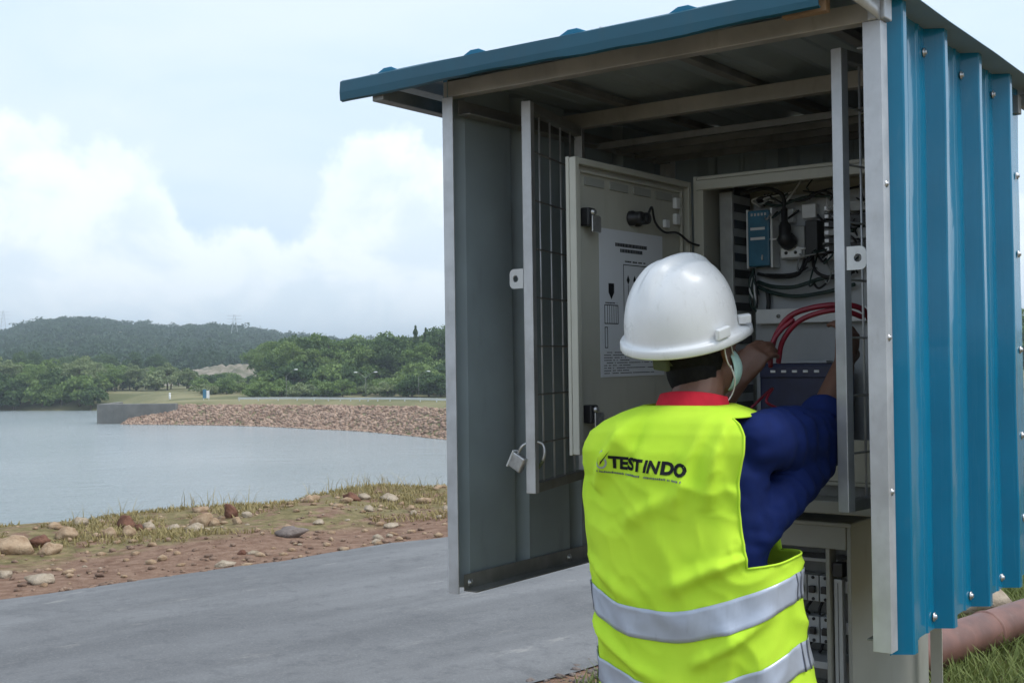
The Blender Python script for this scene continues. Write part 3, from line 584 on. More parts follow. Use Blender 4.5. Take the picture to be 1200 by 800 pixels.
def blades(name, n, t0, t1, n0, n1, h0, h1, w_, mat, label, dens=None):
    t = RNG.uniform(t0, t1, n); q = RNG.uniform(n0, n1, n); X = TV.x * t + NV.x * q; Y = TV.y * t + NV.y * q
    g = np.array([noise.fractal(Vector((a * 0.9, b * 0.9, 3.3)), 1, 2, 4) for a, b in zip(X, Y)]); f_ = (g + (dens(q) if dens else 0)) > 0; X, Y, g = X[f_], Y[f_], g[f_]; n = len(X); Z = terrain(X, Y)
    a = RNG.random(n) * 6.28; h = RNG.uniform(h0, h1, n) * (0.7 + 0.6 * np.clip(g + 0.3, 0, 1)); lean = RNG.uniform(0.2, 1.3, n) * h; dx, dy = np.cos(a), np.sin(a); px, py = -dy * w_ / 2, dx * w_ / 2
    B = np.stack([X, Y, Z - 0.01], -1); side = np.stack([px, py, 0 * px], -1); tip = np.stack([dx * lean, dy * lean, h], -1); mid = np.stack([dx * lean * 0.35, dy * lean * 0.35, h * 0.6], -1)
    V = np.stack([B - side, B + side, B + mid + side * 0.8, B + mid - side * 0.8, B + tip], 1).reshape(-1, 3); i = np.arange(n)[:, None] * 5
    F = np.vstack([i + np.array([[0, 1, 2]]), i + np.array([[0, 2, 3]]), i + np.array([[3, 2, 4]])])
    tag(mesh_obj(name, np_mesh(name, V, F), mat), label, 'grass', kind='stuff')
blades('bank_grass', 130000, -9, 27, 8.4, 12.2, 0.012, 0.065, 0.013, M['grass'], 'short dry green grass along the crest of the lake bank', lambda q: np.interp(q, [8.6, 9.4, 10.4, 12], [-0.45, -0.10, 0.12, 0.30]))
blades('tall_bank_grass', 3800, -9, 27, 10.5, 11.7, 0.08, 0.24, 0.007, M['grass'], 'taller grass stalks at the water edge of the bank', lambda q: -0.12 + 0 * q)
blades('roadside_grass', 75000, 3.6, 13, 0.6, 3.7, 0.04, 0.15, 0.009, M['lawn'], 'long green grass around the pipe beside the shelter', lambda q: 0.30 + 0 * q)
blades('verge_tufts', 14000, -6, 4.5, -3, 3.4, 0.04, 0.14, 0.008, M['lawn'], 'short grass tufts on the near verge around the shelter', lambda q: -0.02 + 0 * q)

# pipe: red-brown steel pipe parallel to the road
pp = empty('steel_pipe', TV * 3.0 + NV * 2.81 + Vector((0, 0, 0.115)), math.atan2(TV.y, TV.x), 'red-brown painted steel pipe lying in the grass behind the shelter', 'pipe')
MB().tube([(x, 0.004 * math.sin(x), 0) for x in np.linspace(-9, 24, 34)], 0.092, 28).build('pipe_barrel', M['rust'], pp)
for x in (-3.4, 2.6, 8.6, 14.6): MB().lathe([(0.091, -0.012), (0.098, -0.006), (0.098, 0.006), (0.091, 0.012)], (x, 0.004 * math.sin(x), 0), (1, 0, 0), 28).build('weld_ring', M['rust'], pp)

# ================================================================== SHELTER
W = 1.175; ZB, ZT = 0.83, 2.18; DEP = 1.20
SH_LOC = Vector((-0.163, 3.286, 0)); SH_ROT = -R(36.5)
sh = empty('equipment_shelter', SH_LOC, SH_ROT, 'open fronted blue corrugated metal shelter on a steel frame around the electrical cabinet', 'shelter')
def sp(mb, name, mat, bevel=0.0, parent=None): return mb.build(name, M[mat], parent or sh, bevel)
X_, Y_, Z_ = Vector((1, 0, 0)), Vector((0, 1, 0)), Vector((0, 0, 1))
# posts: steel angles
sp(MB().angle((-0.020, -0.006, ZB), (-0.020, -0.006, ZT), X_, Y_, 0.036, 0.004), 'post', 'galv', 0.001)
sp(MB().angle((W + 0.024, -0.006, ZB - 0.002), (W + 0.024, -0.006, ZT), -X_, Y_, 0.040, 0.004), 'post', 'galv', 0.001)
sp(MB().angle((0.0, DEP, ZB), (0.0, DEP, ZT), X_, -Y_, 0.04, 0.004), 'post', 'galv', 0.001)
sp(MB().angle((W, DEP, ZB), (W, DEP, ZT), -X_, -Y_, 0.04, 0.004), 'post', 'galv', 0.001)
# frame rails
sp(MB().box(-0.02, W + 0.02, 0.0, 0.035, ZT + 0.002, ZT + 0.045), 'front_beam', 'galv_taupe', 0.002)
sp(MB().box(-0.28, W - 0.006, 0.555, 0.59, ZT - 0.010, ZT + 0.034), 'roof_purlin', 'galv_taupe', 0.002)
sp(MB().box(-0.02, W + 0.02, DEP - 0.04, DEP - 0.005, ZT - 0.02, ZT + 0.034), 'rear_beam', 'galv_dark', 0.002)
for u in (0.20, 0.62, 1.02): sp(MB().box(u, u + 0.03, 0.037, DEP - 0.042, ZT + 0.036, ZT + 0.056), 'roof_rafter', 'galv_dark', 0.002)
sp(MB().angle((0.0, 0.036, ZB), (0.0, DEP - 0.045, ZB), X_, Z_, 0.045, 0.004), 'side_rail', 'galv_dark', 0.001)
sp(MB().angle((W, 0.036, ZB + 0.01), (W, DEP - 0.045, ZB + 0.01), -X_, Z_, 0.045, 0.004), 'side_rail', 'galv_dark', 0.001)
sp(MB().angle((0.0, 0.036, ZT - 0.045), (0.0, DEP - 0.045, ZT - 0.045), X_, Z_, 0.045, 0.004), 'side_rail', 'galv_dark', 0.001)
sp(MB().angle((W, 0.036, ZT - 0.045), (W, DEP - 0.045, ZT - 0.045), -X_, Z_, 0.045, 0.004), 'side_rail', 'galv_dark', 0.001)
# back wall slats seen under the roof
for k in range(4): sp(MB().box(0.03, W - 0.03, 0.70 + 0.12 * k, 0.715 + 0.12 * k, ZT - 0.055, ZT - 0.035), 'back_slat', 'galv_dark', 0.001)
# legs
for u in (0.24, 0.920): sp(MB().angle((u - 0.023, DEP + 0.004, -0.02), (u - 0.023, DEP + 0.004, ZB + 0.30), X_, Y_, 0.036, 0.004), 'support_leg', 'cream', 0.001)
def sheet(name, prof, z0, z1, mat_out, out, parent=sh, thick=0.0012, along=None, nz=26, warp=0.0030):
    """ribbed sheet: prof = list of (x,y) points, rising along z (or along a given axis triple)"""
    V = []; F = []; n = len(prof)
    for k in range(nz + 1):
        z = z0 + (z1 - z0) * k / nz
        for i, (a, b) in enumerate(prof):
            d = warp * noise.noise(Vector((a * 3, b * 3, z * 2.2))) + warp * 0.35 * noise.noise(Vector((a * 11, b * 11, z * 8)))
            V.append((a + d, b, z) if along is None else (along[0] * a + along[1] * (b + d) + along[2] * z))
    for k in range(nz):
        for i in range(n - 1): F.append((k * n + i, k * n + i + 1, (k + 1) * n + i + 1, (k + 1) * n + i))
    o = MB().add(V, F, False).build(name, mat_out, parent)
    if sum((f.normal.dot(out) * f.area for f in o.data.polygons)) < 0: o.data.flip_normals()
    o.data.materials.append(M['sheet_back']); s = o.modifiers.new('thickness', 'SOLIDIFY'); s.thickness = thick; s.offset = -1; s.material_offset = 1
    return o
def rib_profile(v0, v1, first, pitch, h, rise=0.026, crest=0.026, swage=True):
    """(offset, along) points of a trapezoid ribbed sheet; ribs start rising at first + k*pitch"""
    P = [(0, v0)]; k = 0
    while True:
        a = first + k * pitch
        if a + 2 * rise + crest > v1: break
        if a > v0:
            P += [(0, a), (h * 0.93, a + rise * 0.92), (h, a + rise * 1.08), (h, a + rise + crest - 0.003), (h * 0.92, a + rise + crest + 0.003), (0, a + 2 * rise + crest)]
            if swage and a + pitch < v1 + 0.03:
                m = a + 2 * rise + crest + (pitch - 2 * rise - crest) * 0.36
                P += [(0, m), (0.0035, m + 0.006), (0.0035, m + 0.016), (0, m + 0.022)]
                m = a + 2 * rise + crest + (pitch - 2 * rise - crest) * 0.72
                P += [(0, m), (0.0035, m + 0.006), (0.0035, m + 0.016), (0, m + 0.022)]
        k += 1
    P.append((0, v1)); return P
# right wall, blue outside
prof = [(W + 0.0060 + a, b) for a, b in rib_profile(0.036, DEP + 0.01, 0.046, 0.2985, 0.040)]
rw = sheet('side_wall_sheet', prof, ZB - 0.016, ZT + 0.075, M['blue'], X_)
prof = [(-0.0060 - a, b) for a, b in rib_profile(-0.002, DEP + 0.01, 0.0005, 0.283, 0.036, 0.024, 0.024, False)]
lw = sheet('side_wall_sheet', prof, ZB + 0.004, ZT + 0.0565, M['blue'], -X_)
prof = [(a, b) for a, b in rib_profile(0.005, W - 0.005, 0.12, 0.30, 0.030)]
bw = sheet('back_wall_sheet', prof, 1.02, ZT + 0.0565, M['blue'], Y_, along=(Vector((0, 1, 0)), Vector((1, 0, 0)), Vector((0, 0, 1))))
bw.location = (0, DEP + 0.012, 0)
# roof sheet, ribs running back
prof = [(a, b) for a, b in rib_profile(-0.275, W + 0.075, -0.165, 0.30, 0.019, 0.042, 0.026)]
rf = sheet('roof_sheet', prof, -0.125, DEP + 0.12, M['blue'], Z_, along=(Vector((0, 0, 1)), Vector((1, 0, 0)), Vector((0, 1, 0))))
rf.location = (0, 0, ZT + 0.058)
for k in range(5):
    u = -0.165 + 0.30 * k
    if u < 1.0: sp(MB().prism([(u + 0.002, 0.001), (u + 0.108, 0.001), (u + 0.068, 0.0192), (u + 0.042, 0.0192)], (0, -0.128, ZT + 0.058), X_, Z_, Y_ * 0.006), 'rib_end_cap', 'blue', 0.002)
# fascia flashing folded over the front edge
fa = MB(); seg = 40; V = []; F = []
for i in range(seg + 1):
    u = -0.278 + (1.115 + 0.278) * i / seg; d = 0.0022 * noise.noise(Vector((u * 5, 1.7, 0))); bow = 0.005 + 0.004 * math.sin(u * 7) + 0.004 * noise.noise(Vector((u * 9, 4.2, 0)))
    V += [(u, -0.06, ZT + 0.068 + d), (u, -0.128, ZT + 0.066 + d), (u, -0.137 + d, ZT + 0.060 + bow * 0.3), (u, -0.140 + d, ZT + 0.030 + d), (u, -0.138 + d, ZT + 0.007 + bow), (u, -0.128, ZT + 0.004 + bow)]
for i in range(seg): F += [(i * 6 + j, i * 6 + j + 1, i * 6 + 7 + j, i * 6 + 6 + j) for j in range(5)]
fo = fa.add(V, F, False).build('fascia_flashing', M['blue_dark'], sh); s_ = fo.modifiers.new('thickness', 'SOLIDIFY'); s_.thickness = 0.003
# hidden edge pieces at the overhangs
sp(MB().box(-0.175, -0.135, -0.118, 0.55, ZT - 0.006, ZT + 0.030), 'verge_rafter', 'galv_dark', 0.002)
sp(MB().box(W + 0.002, W + 0.060, DEP + 0.015, DEP + 0.10, ZT + 0.010, ZT + 0.045), 'verge_rafter', 'galv_dark', 0.002)
sp(MB().box(1.02, 1.12, -0.112, -0.085, ZT + 0.010, ZT + 0.045), 'timber_packer', 'wood', 0.003)
tr = MB(); P_ = [(1.118, -0.136, ZT + 0.050), (1.150, -0.136, ZT + 0.046), (1.178, -0.120, ZT + 0.036), (1.196, -0.070, ZT + 0.020), (1.202, -0.016, ZT + 0.010)]
V = []; F = []
for q in catmull(P_, 4): V += [q + Vector((0, 0, 0.030)), q - Vector((0, 0, 0.014))]
F = [(2 * i, 2 * i + 1, 2 * i + 3, 2 * i + 2) for i in range(len(V) // 2 - 1)]
to = tr.add(V, F, True).build('corner_trim', M['galv'], sh); to.modifiers.new('thickness', 'SOLIDIFY').thickness = 0.004
sp(MB().box(W - 0.004, W + 0.036, -0.010, 0.034, ZT + 0.001, ZT + 0.060), 'corner_bracket', 'galv', 0.003)
# screws, each its own part
scr = MB().lathe([(0.0001, 0.008), (0.006, 0.008), (0.0075, 0.005), (0.0075, 0.0025), (0.013, 0.002), (0.013, 0.0)], (0, 0, 0), (1, 0, 0), 12).mesh('screw'); scr.materials.append(M['chrome'])
def screw(x, y, z, rz=0.0, k=0.85):
    o = mesh_obj('screw', scr, None, sh); o.location = (x, y, z); o.rotation_euler = (0, 0, rz); o.scale = (k, k, k)
for k in range(4):
    v = 0.060 + 0.2985 * k - (0.022 if k else 0.016)
    screw(W + 0.0075, v, ZB + 0.013); screw(W + 0.0075, v, ZT - 0.002)
for z in (1.17, 1.50, 1.83): screw(W + 0.0240, 0.014, z, 0.0, 0.6)
for z in (0.98, 1.22, 1.47, 1.75, 1.98): screw(W + 0.0075, DEP - 0.02, z)
for v in (0.06, 0.55): screw(0.003, v, ZB + 0.02)
for u in (-0.2, 0.55, 0.9): 
    o = mesh_obj('screw', scr, None, sh); o.location = (u, -0.09, ZT + 0.070); o.rotation_euler = (0, -math.pi / 2, 0)

# ---- mesh grille doors
def grille(free, hinge, z0, z1, flip, lock_side, lab):
    f3, h3 = Vector((*free, 0)), Vector((*hinge, 0)); d = (h3 - f3); L_ = d.length; t = d.normalized(); nrm = Vector((t.y, -t.x, 0))
    fr = MB()
    fr.obox(f3 + Z_ * (z0 + z1) / 2, t * 0.014, nrm * 0.014, Z_ * (z1 - z0) / 2)
    fr.obox(h3 + Z_ * (z0 + z1) / 2, t * 0.013, nrm * 0.013, Z_ * (z1 - z0) / 2 )
    g = fr.build('grille_door', M['galv'], sh, 0.002); tag(g, lab)
    for z in (z0 + 0.014, z1 - 0.014): MB().obox((f3 + h3) / 2 + Z_ * z, t * (L_ / 2 - 0.0145), nrm * 0.0125, Z_ * 0.0135).build('grille_rail', M['galv_dark'], g, 0.002)
    nv = 4
    for k in range(1, nv + 1): MB().tube([f3 + d * (k / (nv + 1)) + Z_ * (z0 + 0.028), f3 + d * (k / (nv + 1)) + Z_ * (z1 - 0.028)], 0.003, 8).build('wire', M['galv'], g)
    for k in range(1, 8):
        z = z0 + (z1 - z0) * k / 8; MB().tube([f3 + t * 0.016 + Z_ * z + nrm * 0.006, h3 - t * 0.016 + Z_ * z + nrm * 0.006], 0.0028, 8).build('wire', M['galv_dark'], g)
    # lock tab with a hole
    c = f3 + Vector((lock_side * 0.0145, -0.012, 1.685)); pts = []; w_, h_ = 0.046, 0.027; r_ = 0.014
    out = [(0, -h_), (w_ - r_, -h_)] + [(w_ - r_ + r_ * math.cos(a), -h_ + r_ + r_ * math.sin(a)) for a in (-math.pi / 2 + math.pi / 2 * k / 5 for k in range(1, 6))] + [(w_ - r_ + r_ * math.cos(a), h_ - r_ + r_ * math.sin(a)) for a in (math.pi / 2 * k / 5 for k in range(0, 6))] + [(0, h_)]
    nO = len(out); hole = [(0.026 + 0.0095 * math.cos(2 * math.pi * k / nO + math.pi + 0.9), 0.0095 * math.sin(2 * math.pi * k / nO + math.pi + 0.9)) for k in range(nO)]
    V = []; F = []
    for y in (0, 0.005):
        V += [(c.x + lock_side * a, c.y + y, c.z + b) for a, b in out]; V += [(c.x + lock_side * a, c.y + y, c.z + b) for a, b in hole]
    for i in range(nO):
        j = (i + 1) % nO; o2 = 2 * nO
        F += [(i, j, nO + j, nO + i), (o2 + i, o2 + nO + i, o2 + nO + j, o2 + j), (i, o2 + i, o2 + j, j), (nO + i, nO + j, o2 + nO + j, o2 + nO + i)]
    MB().add(V, F).build('lock_tab', M['white_plastic'], g, 0.001)
    for z in (z0 + 0.12, z1 - 0.12): MB().tube([h3 - nrm * 0 + t * 0.018 + Z_ * (z - 0.03), h3 + t * 0.018 + Z_ * (z + 0.03)], 0.008, 10).build('hinge', M['galv_dark'], g)
    return g
grille((0.156, 0.150), (0.050, 0.570), 1.095, 2.172, 1, -1, 'left grille door leaf swung open')
grille((1.046, 0.150), (1.125, 0.570), 1.102, 2.172, -1, 1, 'right grille door leaf swung open')

# ---- padlock hooked on the left grille
S_MAT = Matrix.Translation(SH_LOC) @ Matrix.Rotation(SH_ROT, 4, 'Z')
def Sw(u, v, z): return S_MAT @ Vector((u, v, z))
pl = empty('padlock', Sw(0.158, 0.150, 1.205), SH_ROT, 'silver padlock with open shackle hanging on the left grille door', 'padlock'); pl.scale = (0.85, 0.85, 0.85)
t_ = Matrix.Rotation(R(28), 3, 'Y')
MB().obox(t_ @ Vector((-0.024, -0.026, -0.045)), t_ @ Vector((0.026, 0, 0)), Vector((0, 0.011, 0)), t_ @ Vector((0, 0, 0.026))).build('lock_body', M['chrome'], pl, 0.004)
MB().tube(catmull([t_ @ Vector(q) for q in ((-0.036, -0.024, -0.02), (-0.034, -0.020, 0.010), (-0.018, 0.004, 0.032), (0.006, 0.022, 0.036), (0.026, 0.022, 0.018), (0.034, 0.020, -0.010))], 5), 0.0055, 10).build('shackle', M['chrome'], pl)
MB().obox(t_ @ Vector((-0.050, -0.026, -0.045)), t_ @ Vector((0.003, 0, 0)), Vector((0, 0.013, 0)), t_ @ Vector((0, 0, 0.030))).build('lock_cover', M['white_plastic'], pl, 0.002)
MB().tube(catmull([t_ @ Vector(q) for q in ((0.034, 0.020, -0.010), (0.026, 0.022, -0.05), (0.018, 0.022, -0.085))], 4), 0.006, 8, 0.003).build('key_strap', M['olive'], pl)

# ================================================================== ELECTRICAL CABINET
CV = 0.675; C0, C1 = 0.385, 1.035; CZ0, CZ1 = 1.10, 2.00; CD = 0.28
cab = empty('electrical_cabinet', Sw(0.7, CV, CZ0), SH_ROT, 'open cream electrical cabinet with wiring inside the blue shelter', 'cabinet')
OFF = Vector((0.7, CV, CZ0))
def cp(mb, name, mat, bevel=0.0, parent=None):
    mb.v = [tuple(Vector(p) - OFF) for p in mb.v]; return mb.build(name, M[mat], parent or cab, bevel)
t = 0.012
cp(MB().box(C0, C0 + t, CV, CV + CD, CZ0, CZ1), 'side_panel', 'cream', 0.002); cp(MB().box(C1 - t, C1, CV, CV + CD, CZ0, CZ1), 'side_panel', 'cream', 0.002)
cp(MB().box(C0 + t, C1 - t, CV + 0.001, CV + CD, CZ1 - t, CZ1 - 0.001), 'top_panel', 'cream', 0.002); cp(MB().box(C0 + t, C1 - t, CV + 0.001, CV + CD, CZ0 + 0.001, CZ0 + t), 'bottom_panel', 'cream', 0.002)
cp(MB().box(C0 + t, C1 - t, CV + CD - t, CV + CD - 0.001, CZ0 + t, CZ1 - t), 'back_panel', 'cream')
cp(MB().box(C0 + t, C1 - t, CV - 0.003, CV + 0.018, CZ1 - t - 0.030, CZ1 - t - 0.001), 'front_rim', 'cream', 0.002); cp(MB().box(C0 + t, C0 + t + 0.022, CV - 0.003, CV + 0.018, CZ0 + 0.13, CZ1 - t - 0.031), 'front_rim', 'cream', 0.002)
cp(MB().box(C1 - t - 0.022, C1 - t, CV - 0.003, CV + 0.018, CZ0 + 0.13, CZ1 - t - 0.031), 'front_rim', 'cream', 0.002); cp(MB().box(C0 + t, C1 - t, CV - 0.003, CV + 0.018, CZ0 + t + 0.001, CZ0 + 0.129), 'front_rim', 'cream', 0.002)
cp(MB().box(C0 + 0.03, C1 - 0.02, CV - 0.08, CV + 0.16, CZ0 - 0.068, CZ0 - 0.032), 'base_ledge', 'pedestal', 0.004); cp(MB().box(C0 + 0.06, C1 - 0.06, CV + 0.02, CV + 0.2, CZ0 - 0.031, CZ0 - 0.001), 'base_spacer', 'galv_dark')
# mounting plate and strut
cp(MB().box(C0 + 0.085, C1 - 0.03, CV + CD - 0.045, CV + CD - 0.030, CZ0 + 0.10, CZ1 - 0.05), 'mounting_plate', 'plate', 0.002); PV = CV + CD - 0.045
cp(MB().box(C0 + 0.035, C0 + 0.078, CV + 0.10, CV + CD - 0.05, CZ0 + 0.06, CZ1 - 0.04), 'cable_duct', 'grey_plastic', 0.003)
for k in range(16): cp(MB().box(C0 + 0.0785, C0 + 0.081, CV + 0.11, CV + CD - 0.06, CZ0 + 0.10 + 0.05 * k, CZ0 + 0.125 + 0.05 * k), 'duct_finger', 'black')
# components on the plate
cp(MB().box(0.478, 0.548, PV - 0.062, PV - 0.001, 1.735, 1.905), 'blue_module', 'module_blue', 0.004); cp(MB().box(0.470, 0.477, PV - 0.055, PV - 0.001, 1.730, 1.910), 'module_edge', 'white_plastic', 0.001); cp(MB().box(0.549, 0.556, PV - 0.055, PV - 0.001, 1.730, 1.910), 'module_edge', 'white_plastic', 0.001)
for k in range(5): cp(MB().box(0.490 + 0.011 * k, 0.496 + 0.011 * k, PV - 0.0635, PV - 0.0615, 1.888, 1.896), 'terminal_screw', 'chrome')
for k in range(2): cp(MB().box(0.488, 0.535, PV - 0.0640, PV - 0.0622, 1.845 - 0.03 * k, 1.853 - 0.03 * k), 'module_print', 'white_plastic')
so = cp(MB().box(0.575, 0.655, PV - 0.048, PV - 0.001, 1.752, 1.850), 'power_socket', 'grey_plastic', 0.004)
cp(MB().box(0.583, 0.648, PV - 0.056, PV - 0.049, 1.756, 1.785), 'socket_face', 'white_plastic', 0.002, ); cp(MB().lathe([(0.0001, 0), (0.005, 0), (0.005, 0.004)], (0.600, PV - 0.059, 1.770), Y_, 10), 'socket_hole', 'black'); cp(MB().lathe([(0.0001, 0), (0.005, 0), (0.005, 0.004)], (0.630, PV - 0.059, 1.770), Y_, 10), 'socket_hole', 'black')
cp(MB().tube(catmull([(0.612, PV - 0.060, 1.800), (0.610, PV - 0.085, 1.815), (0.606, PV - 0.078, 1.85), (0.600, PV - 0.066, 1.90)], 4), [0.026] * 5 + [0.018] * 4 + [0.010] * 4, 14), 'plug', 'black')
cp(MB().box(0.662, 0.700, PV - 0.060, PV - 0.001, 1.760, 1.862), 'relay', 'black', 0.003); cp(MB().box(0.575, 0.612, PV - 0.03, PV - 0.001, 1.862, 1.905), 'relay', 'white_plastic', 0.003); cp(MB().box(0.640, 0.684, PV - 0.03, PV - 0.001, 1.872, 1.915), 'relay', 'white_plastic', 0.003)
for k in range(7):
    cp(MB().box(0.715, 0.752, PV - 0.045, PV - 0.001, 1.742 + 0.024 * k, 1.760 + 0.024 * k), 'terminal_block', 'black' if k % 3 else 'grey_plastic', 0.001); cp(MB().box(0.718, 0.730, PV - 0.047, PV - 0.0452, 1.746 + 0.024 * k, 1.756 + 0.024 * k), 'terminal_screw', 'chrome')
for k in range(5): cp(MB().box(0.79, 0.85, PV - 0.05, PV - 0.001, 1.72 + 0.04 * k, 1.75 + 0.04 * k), 'terminal_block', 'black' if k % 2 else 'grey_plastic', 0.002)
cp(MB().box(0.49, 0.99, PV - 0.040, PV - 0.001, 1.560, 1.604), 'cable_trunking', 'white_plastic', 0.002); cp(MB().box(0.600, 0.640, PV - 0.012, PV - 0.001, 1.636, 1.652), 'clip', 'grey_plastic', 0.001)
cp(MB().lathe([(0.0001, 0), (0.006, 0), (0.006, 0.004)], (0.565, PV - 0.044, 1.582), Y_, 10), 'terminal_screw', 'galv_dark')
random.seed(5)
def wire(P, r, mat, name='cable'): return cp(MB().tube(catmull(P, 6), r, 8), name, mat)
wire([(0.600, PV - 0.066, 1.895), (0.592, PV - 0.06, 1.945), (0.54, PV - 0.07, 1.968), (0.45, PV - 0.08, 1.955)], 0.006, 'rubber')
wire([(0.49, PV - 0.02, 1.715), (0.56, PV - 0.035, 1.70), (0.63, PV - 0.04, 1.705), (0.66, PV - 0.03, 1.755)], 0.005, 'rubber')
wire([(0.49, PV - 0.02, 1.690), (0.55, PV - 0.045, 1.672), (0.62, PV - 0.045, 1.668), (0.70, PV - 0.04, 1.688), (0.79, PV - 0.03, 1.70)], 0.006, 'green_cable')
wire([(0.49, PV - 0.02, 1.675), (0.54, PV - 0.03, 1.655), (0.62, PV - 0.035, 1.640), (0.72, PV - 0.03, 1.650), (0.80, PV - 0.03, 1.668)], 0.006, 'green_cable')
wire([(0.672, PV - 0.03, 1.76), (0.69, PV - 0.05, 1.71), (0.74, PV - 0.05, 1.69), (0.80, PV - 0.03, 1.705)], 0.005, 'rubber')
wire([(0.648, PV - 0.03, 1.755), (0.64, PV - 0.05, 1.715), (0.60, PV - 0.05, 1.705), (0.52, PV - 0.03, 1.71)], 0.004, 'rubber')
wire([(0.60, PV - 0.03, 1.93), (0.66, PV - 0.05, 1.925), (0.72, PV - 0.05, 1.945), (0.76, PV - 0.03, 1.90), (0.77, PV - 0.03, 1.82)], 0.004, 'rubber')
wire([(0.50, PV - 0.03, 1.935), (0.58, PV - 0.05, 1.915), (0.66, PV - 0.04, 1.935), (0.78, PV - 0.03, 1.925)], 0.004, 'green_cable')
wire([(0.52, PV - 0.02, 1.665), (0.524, PV - 0.02, 1.63), (0.522, PV - 0.02, 1.605)], 0.007, 'rubber')
for k in range(11):
    x0 = 0.50 + random.random() * 0.26; wire([(x0, PV - 0.02, 1.915 + random.random() * 0.02), (x0 + random.uniform(-.03, .03), PV - 0.05, 1.94), (x0 + random.uniform(-.08, .08), PV - 0.03, 1.955)], 0.0028, random.choice(['rubber', 'rubber', 'green_cable', 'white_plastic']))
for k in range(9):
    x0 = 0.735 + random.random() * 0.05; wire([(x0, PV - 0.045, 1.75 + 0.02 * k), (x0 + 0.03, PV - 0.06, 1.75 + 0.02 * k + random.uniform(-.02, .02)), (x0 + 0.05, PV - 0.03, 1.70 + 0.02 * k)], 0.0028, random.choice(['rubber', 'white_plastic', 'rubber']))
for k in range(34):
    x0, z0_ = random.uniform(0.50, 0.82), random.uniform(1.69, 1.96); x1_, z1_ = x0 + random.uniform(-.10, .12), z0_ + random.uniform(-.07, .05)
    wire([(x0, PV - 0.015, z0_), ((x0 + x1_) / 2 + random.uniform(-.02, .02), PV - random.uniform(.05, .085), min(z0_, z1_) - random.uniform(0, .03)), (x1_, PV - 0.015, z1_)], random.choice((0.0022, 0.0028, 0.0034)), random.choice(['rubber', 'rubber', 'green_cable', 'grey_plastic', 'white_plastic']))
for k in range(8): wire([(0.482, PV - 0.03, 1.73), (0.480 + random.uniform(-.01, .02), PV - 0.045, 1.70 - 0.012 * k), (0.488 + random.uniform(-.01, .02), PV - 0.03, 1.65 - 0.008 * k)], 0.003, random.choice(['rubber', 'white_plastic', 'green_cable']))
# ---- open cabinet door with print
dr = cp(MB().box(0.352, 0.3625, 0.040, CV - 0.006, 1.214, 1.985), 'cabinet_door', 'cream', 0.002)
def dp(mb, name, mat, bevel=0.0): return cp(mb, name, mat, bevel, dr)
IN = 0.3630   # inner face of the door
for (v0, v1, z0, z1) in ((0.041, 0.058, 1.216, 1.983), (CV - 0.024, CV - 0.007, 1.216, 1.983), (0.0585, CV - 0.0245, 1.966, 1.983), (0.0585, CV - 0.0245, 1.216, 1.233)): dp(MB().box(IN, IN + 0.020, v0, v1, z0, z1), 'door_flange', 'cream', 0.002)
dp(MB().box(IN, IN + 0.010, 0.072, 0.079, 1.245, 1.955), 'door_gasket', 'cream', 0.002); dp(MB().box(IN, IN + 0.010, 0.0795, 0.625, 1.948, 1.955), 'door_gasket', 'cream', 0.002); dp(MB().box(IN, IN + 0.010, 0.6255, 0.632, 1.245, 1.955), 'door_gasket', 'cream', 0.002)
for k in range(4): dp(MB().box(IN, IN + 0.004, 0.11 + 0.125 * k, 0.205 + 0.125 * k, 1.918, 1.940), 'vent_recess', 'pedestal', 0.001)
for z in (1.832, 1.318):
    dp(MB().box(IN, IN + 0.028, 0.088, 0.122, z - 0.024, z + 0.024), 'lock_case', 'black', 0.004); dp(MB().box(IN + 0.029, IN + 0.034, 0.098, 0.140, z - 0.040, z + 0.004), 'lock_tongue', 'chrome', 0.002); dp(MB().lathe([(0.0001, 0.008), (0.007, 0.008), (0.008, 0)], (IN + 0.029, 0.105, z + 0.012), X_, 10), 'lock_bolt', 'chrome')
for v in (0.345, 0.378): dp(MB().lathe([(0.0001, 0.040), (0.015, 0.040), (0.017, 0.034), (0.017, 0.012), (0.021, 0.010), (0.021, 0)], (IN, v, 1.850), X_, 18), 'pilot_lamp_back', 'black')
dp(MB().tube(catmull([(IN + 0.035, 0.378, 1.852), (IN + 0.04, 0.395, 1.882), (IN + 0.025, 0.44, 1.845), (IN + 0.02, 0.50, 1.822), (IN + 0.02, 0.58, 1.825), (IN + 0.03, 0.64, 1.80), (IN + 0.05, 0.70, 1.79)], 6), 0.0035, 8), 'lamp_cable', 'rubber')
for z in (1.915, 1.868, 1.32): dp(MB().box(IN, IN + 0.014, 0.585, 0.612, z - 0.016, z + 0.016), 'hinge_block', 'white_plastic', 0.003); dp(MB().tube([(IN + 0.006, CV - 0.004, z - 0.03), (IN + 0.006, CV - 0.004, z + 0.03)], 0.006, 10), 'hinge_pin', 'galv')
dp(MB().box(IN, IN + 0.012, 0.525, 0.55, 1.838, 1.862), 'hinge_block', 'white_plastic', 0.003)
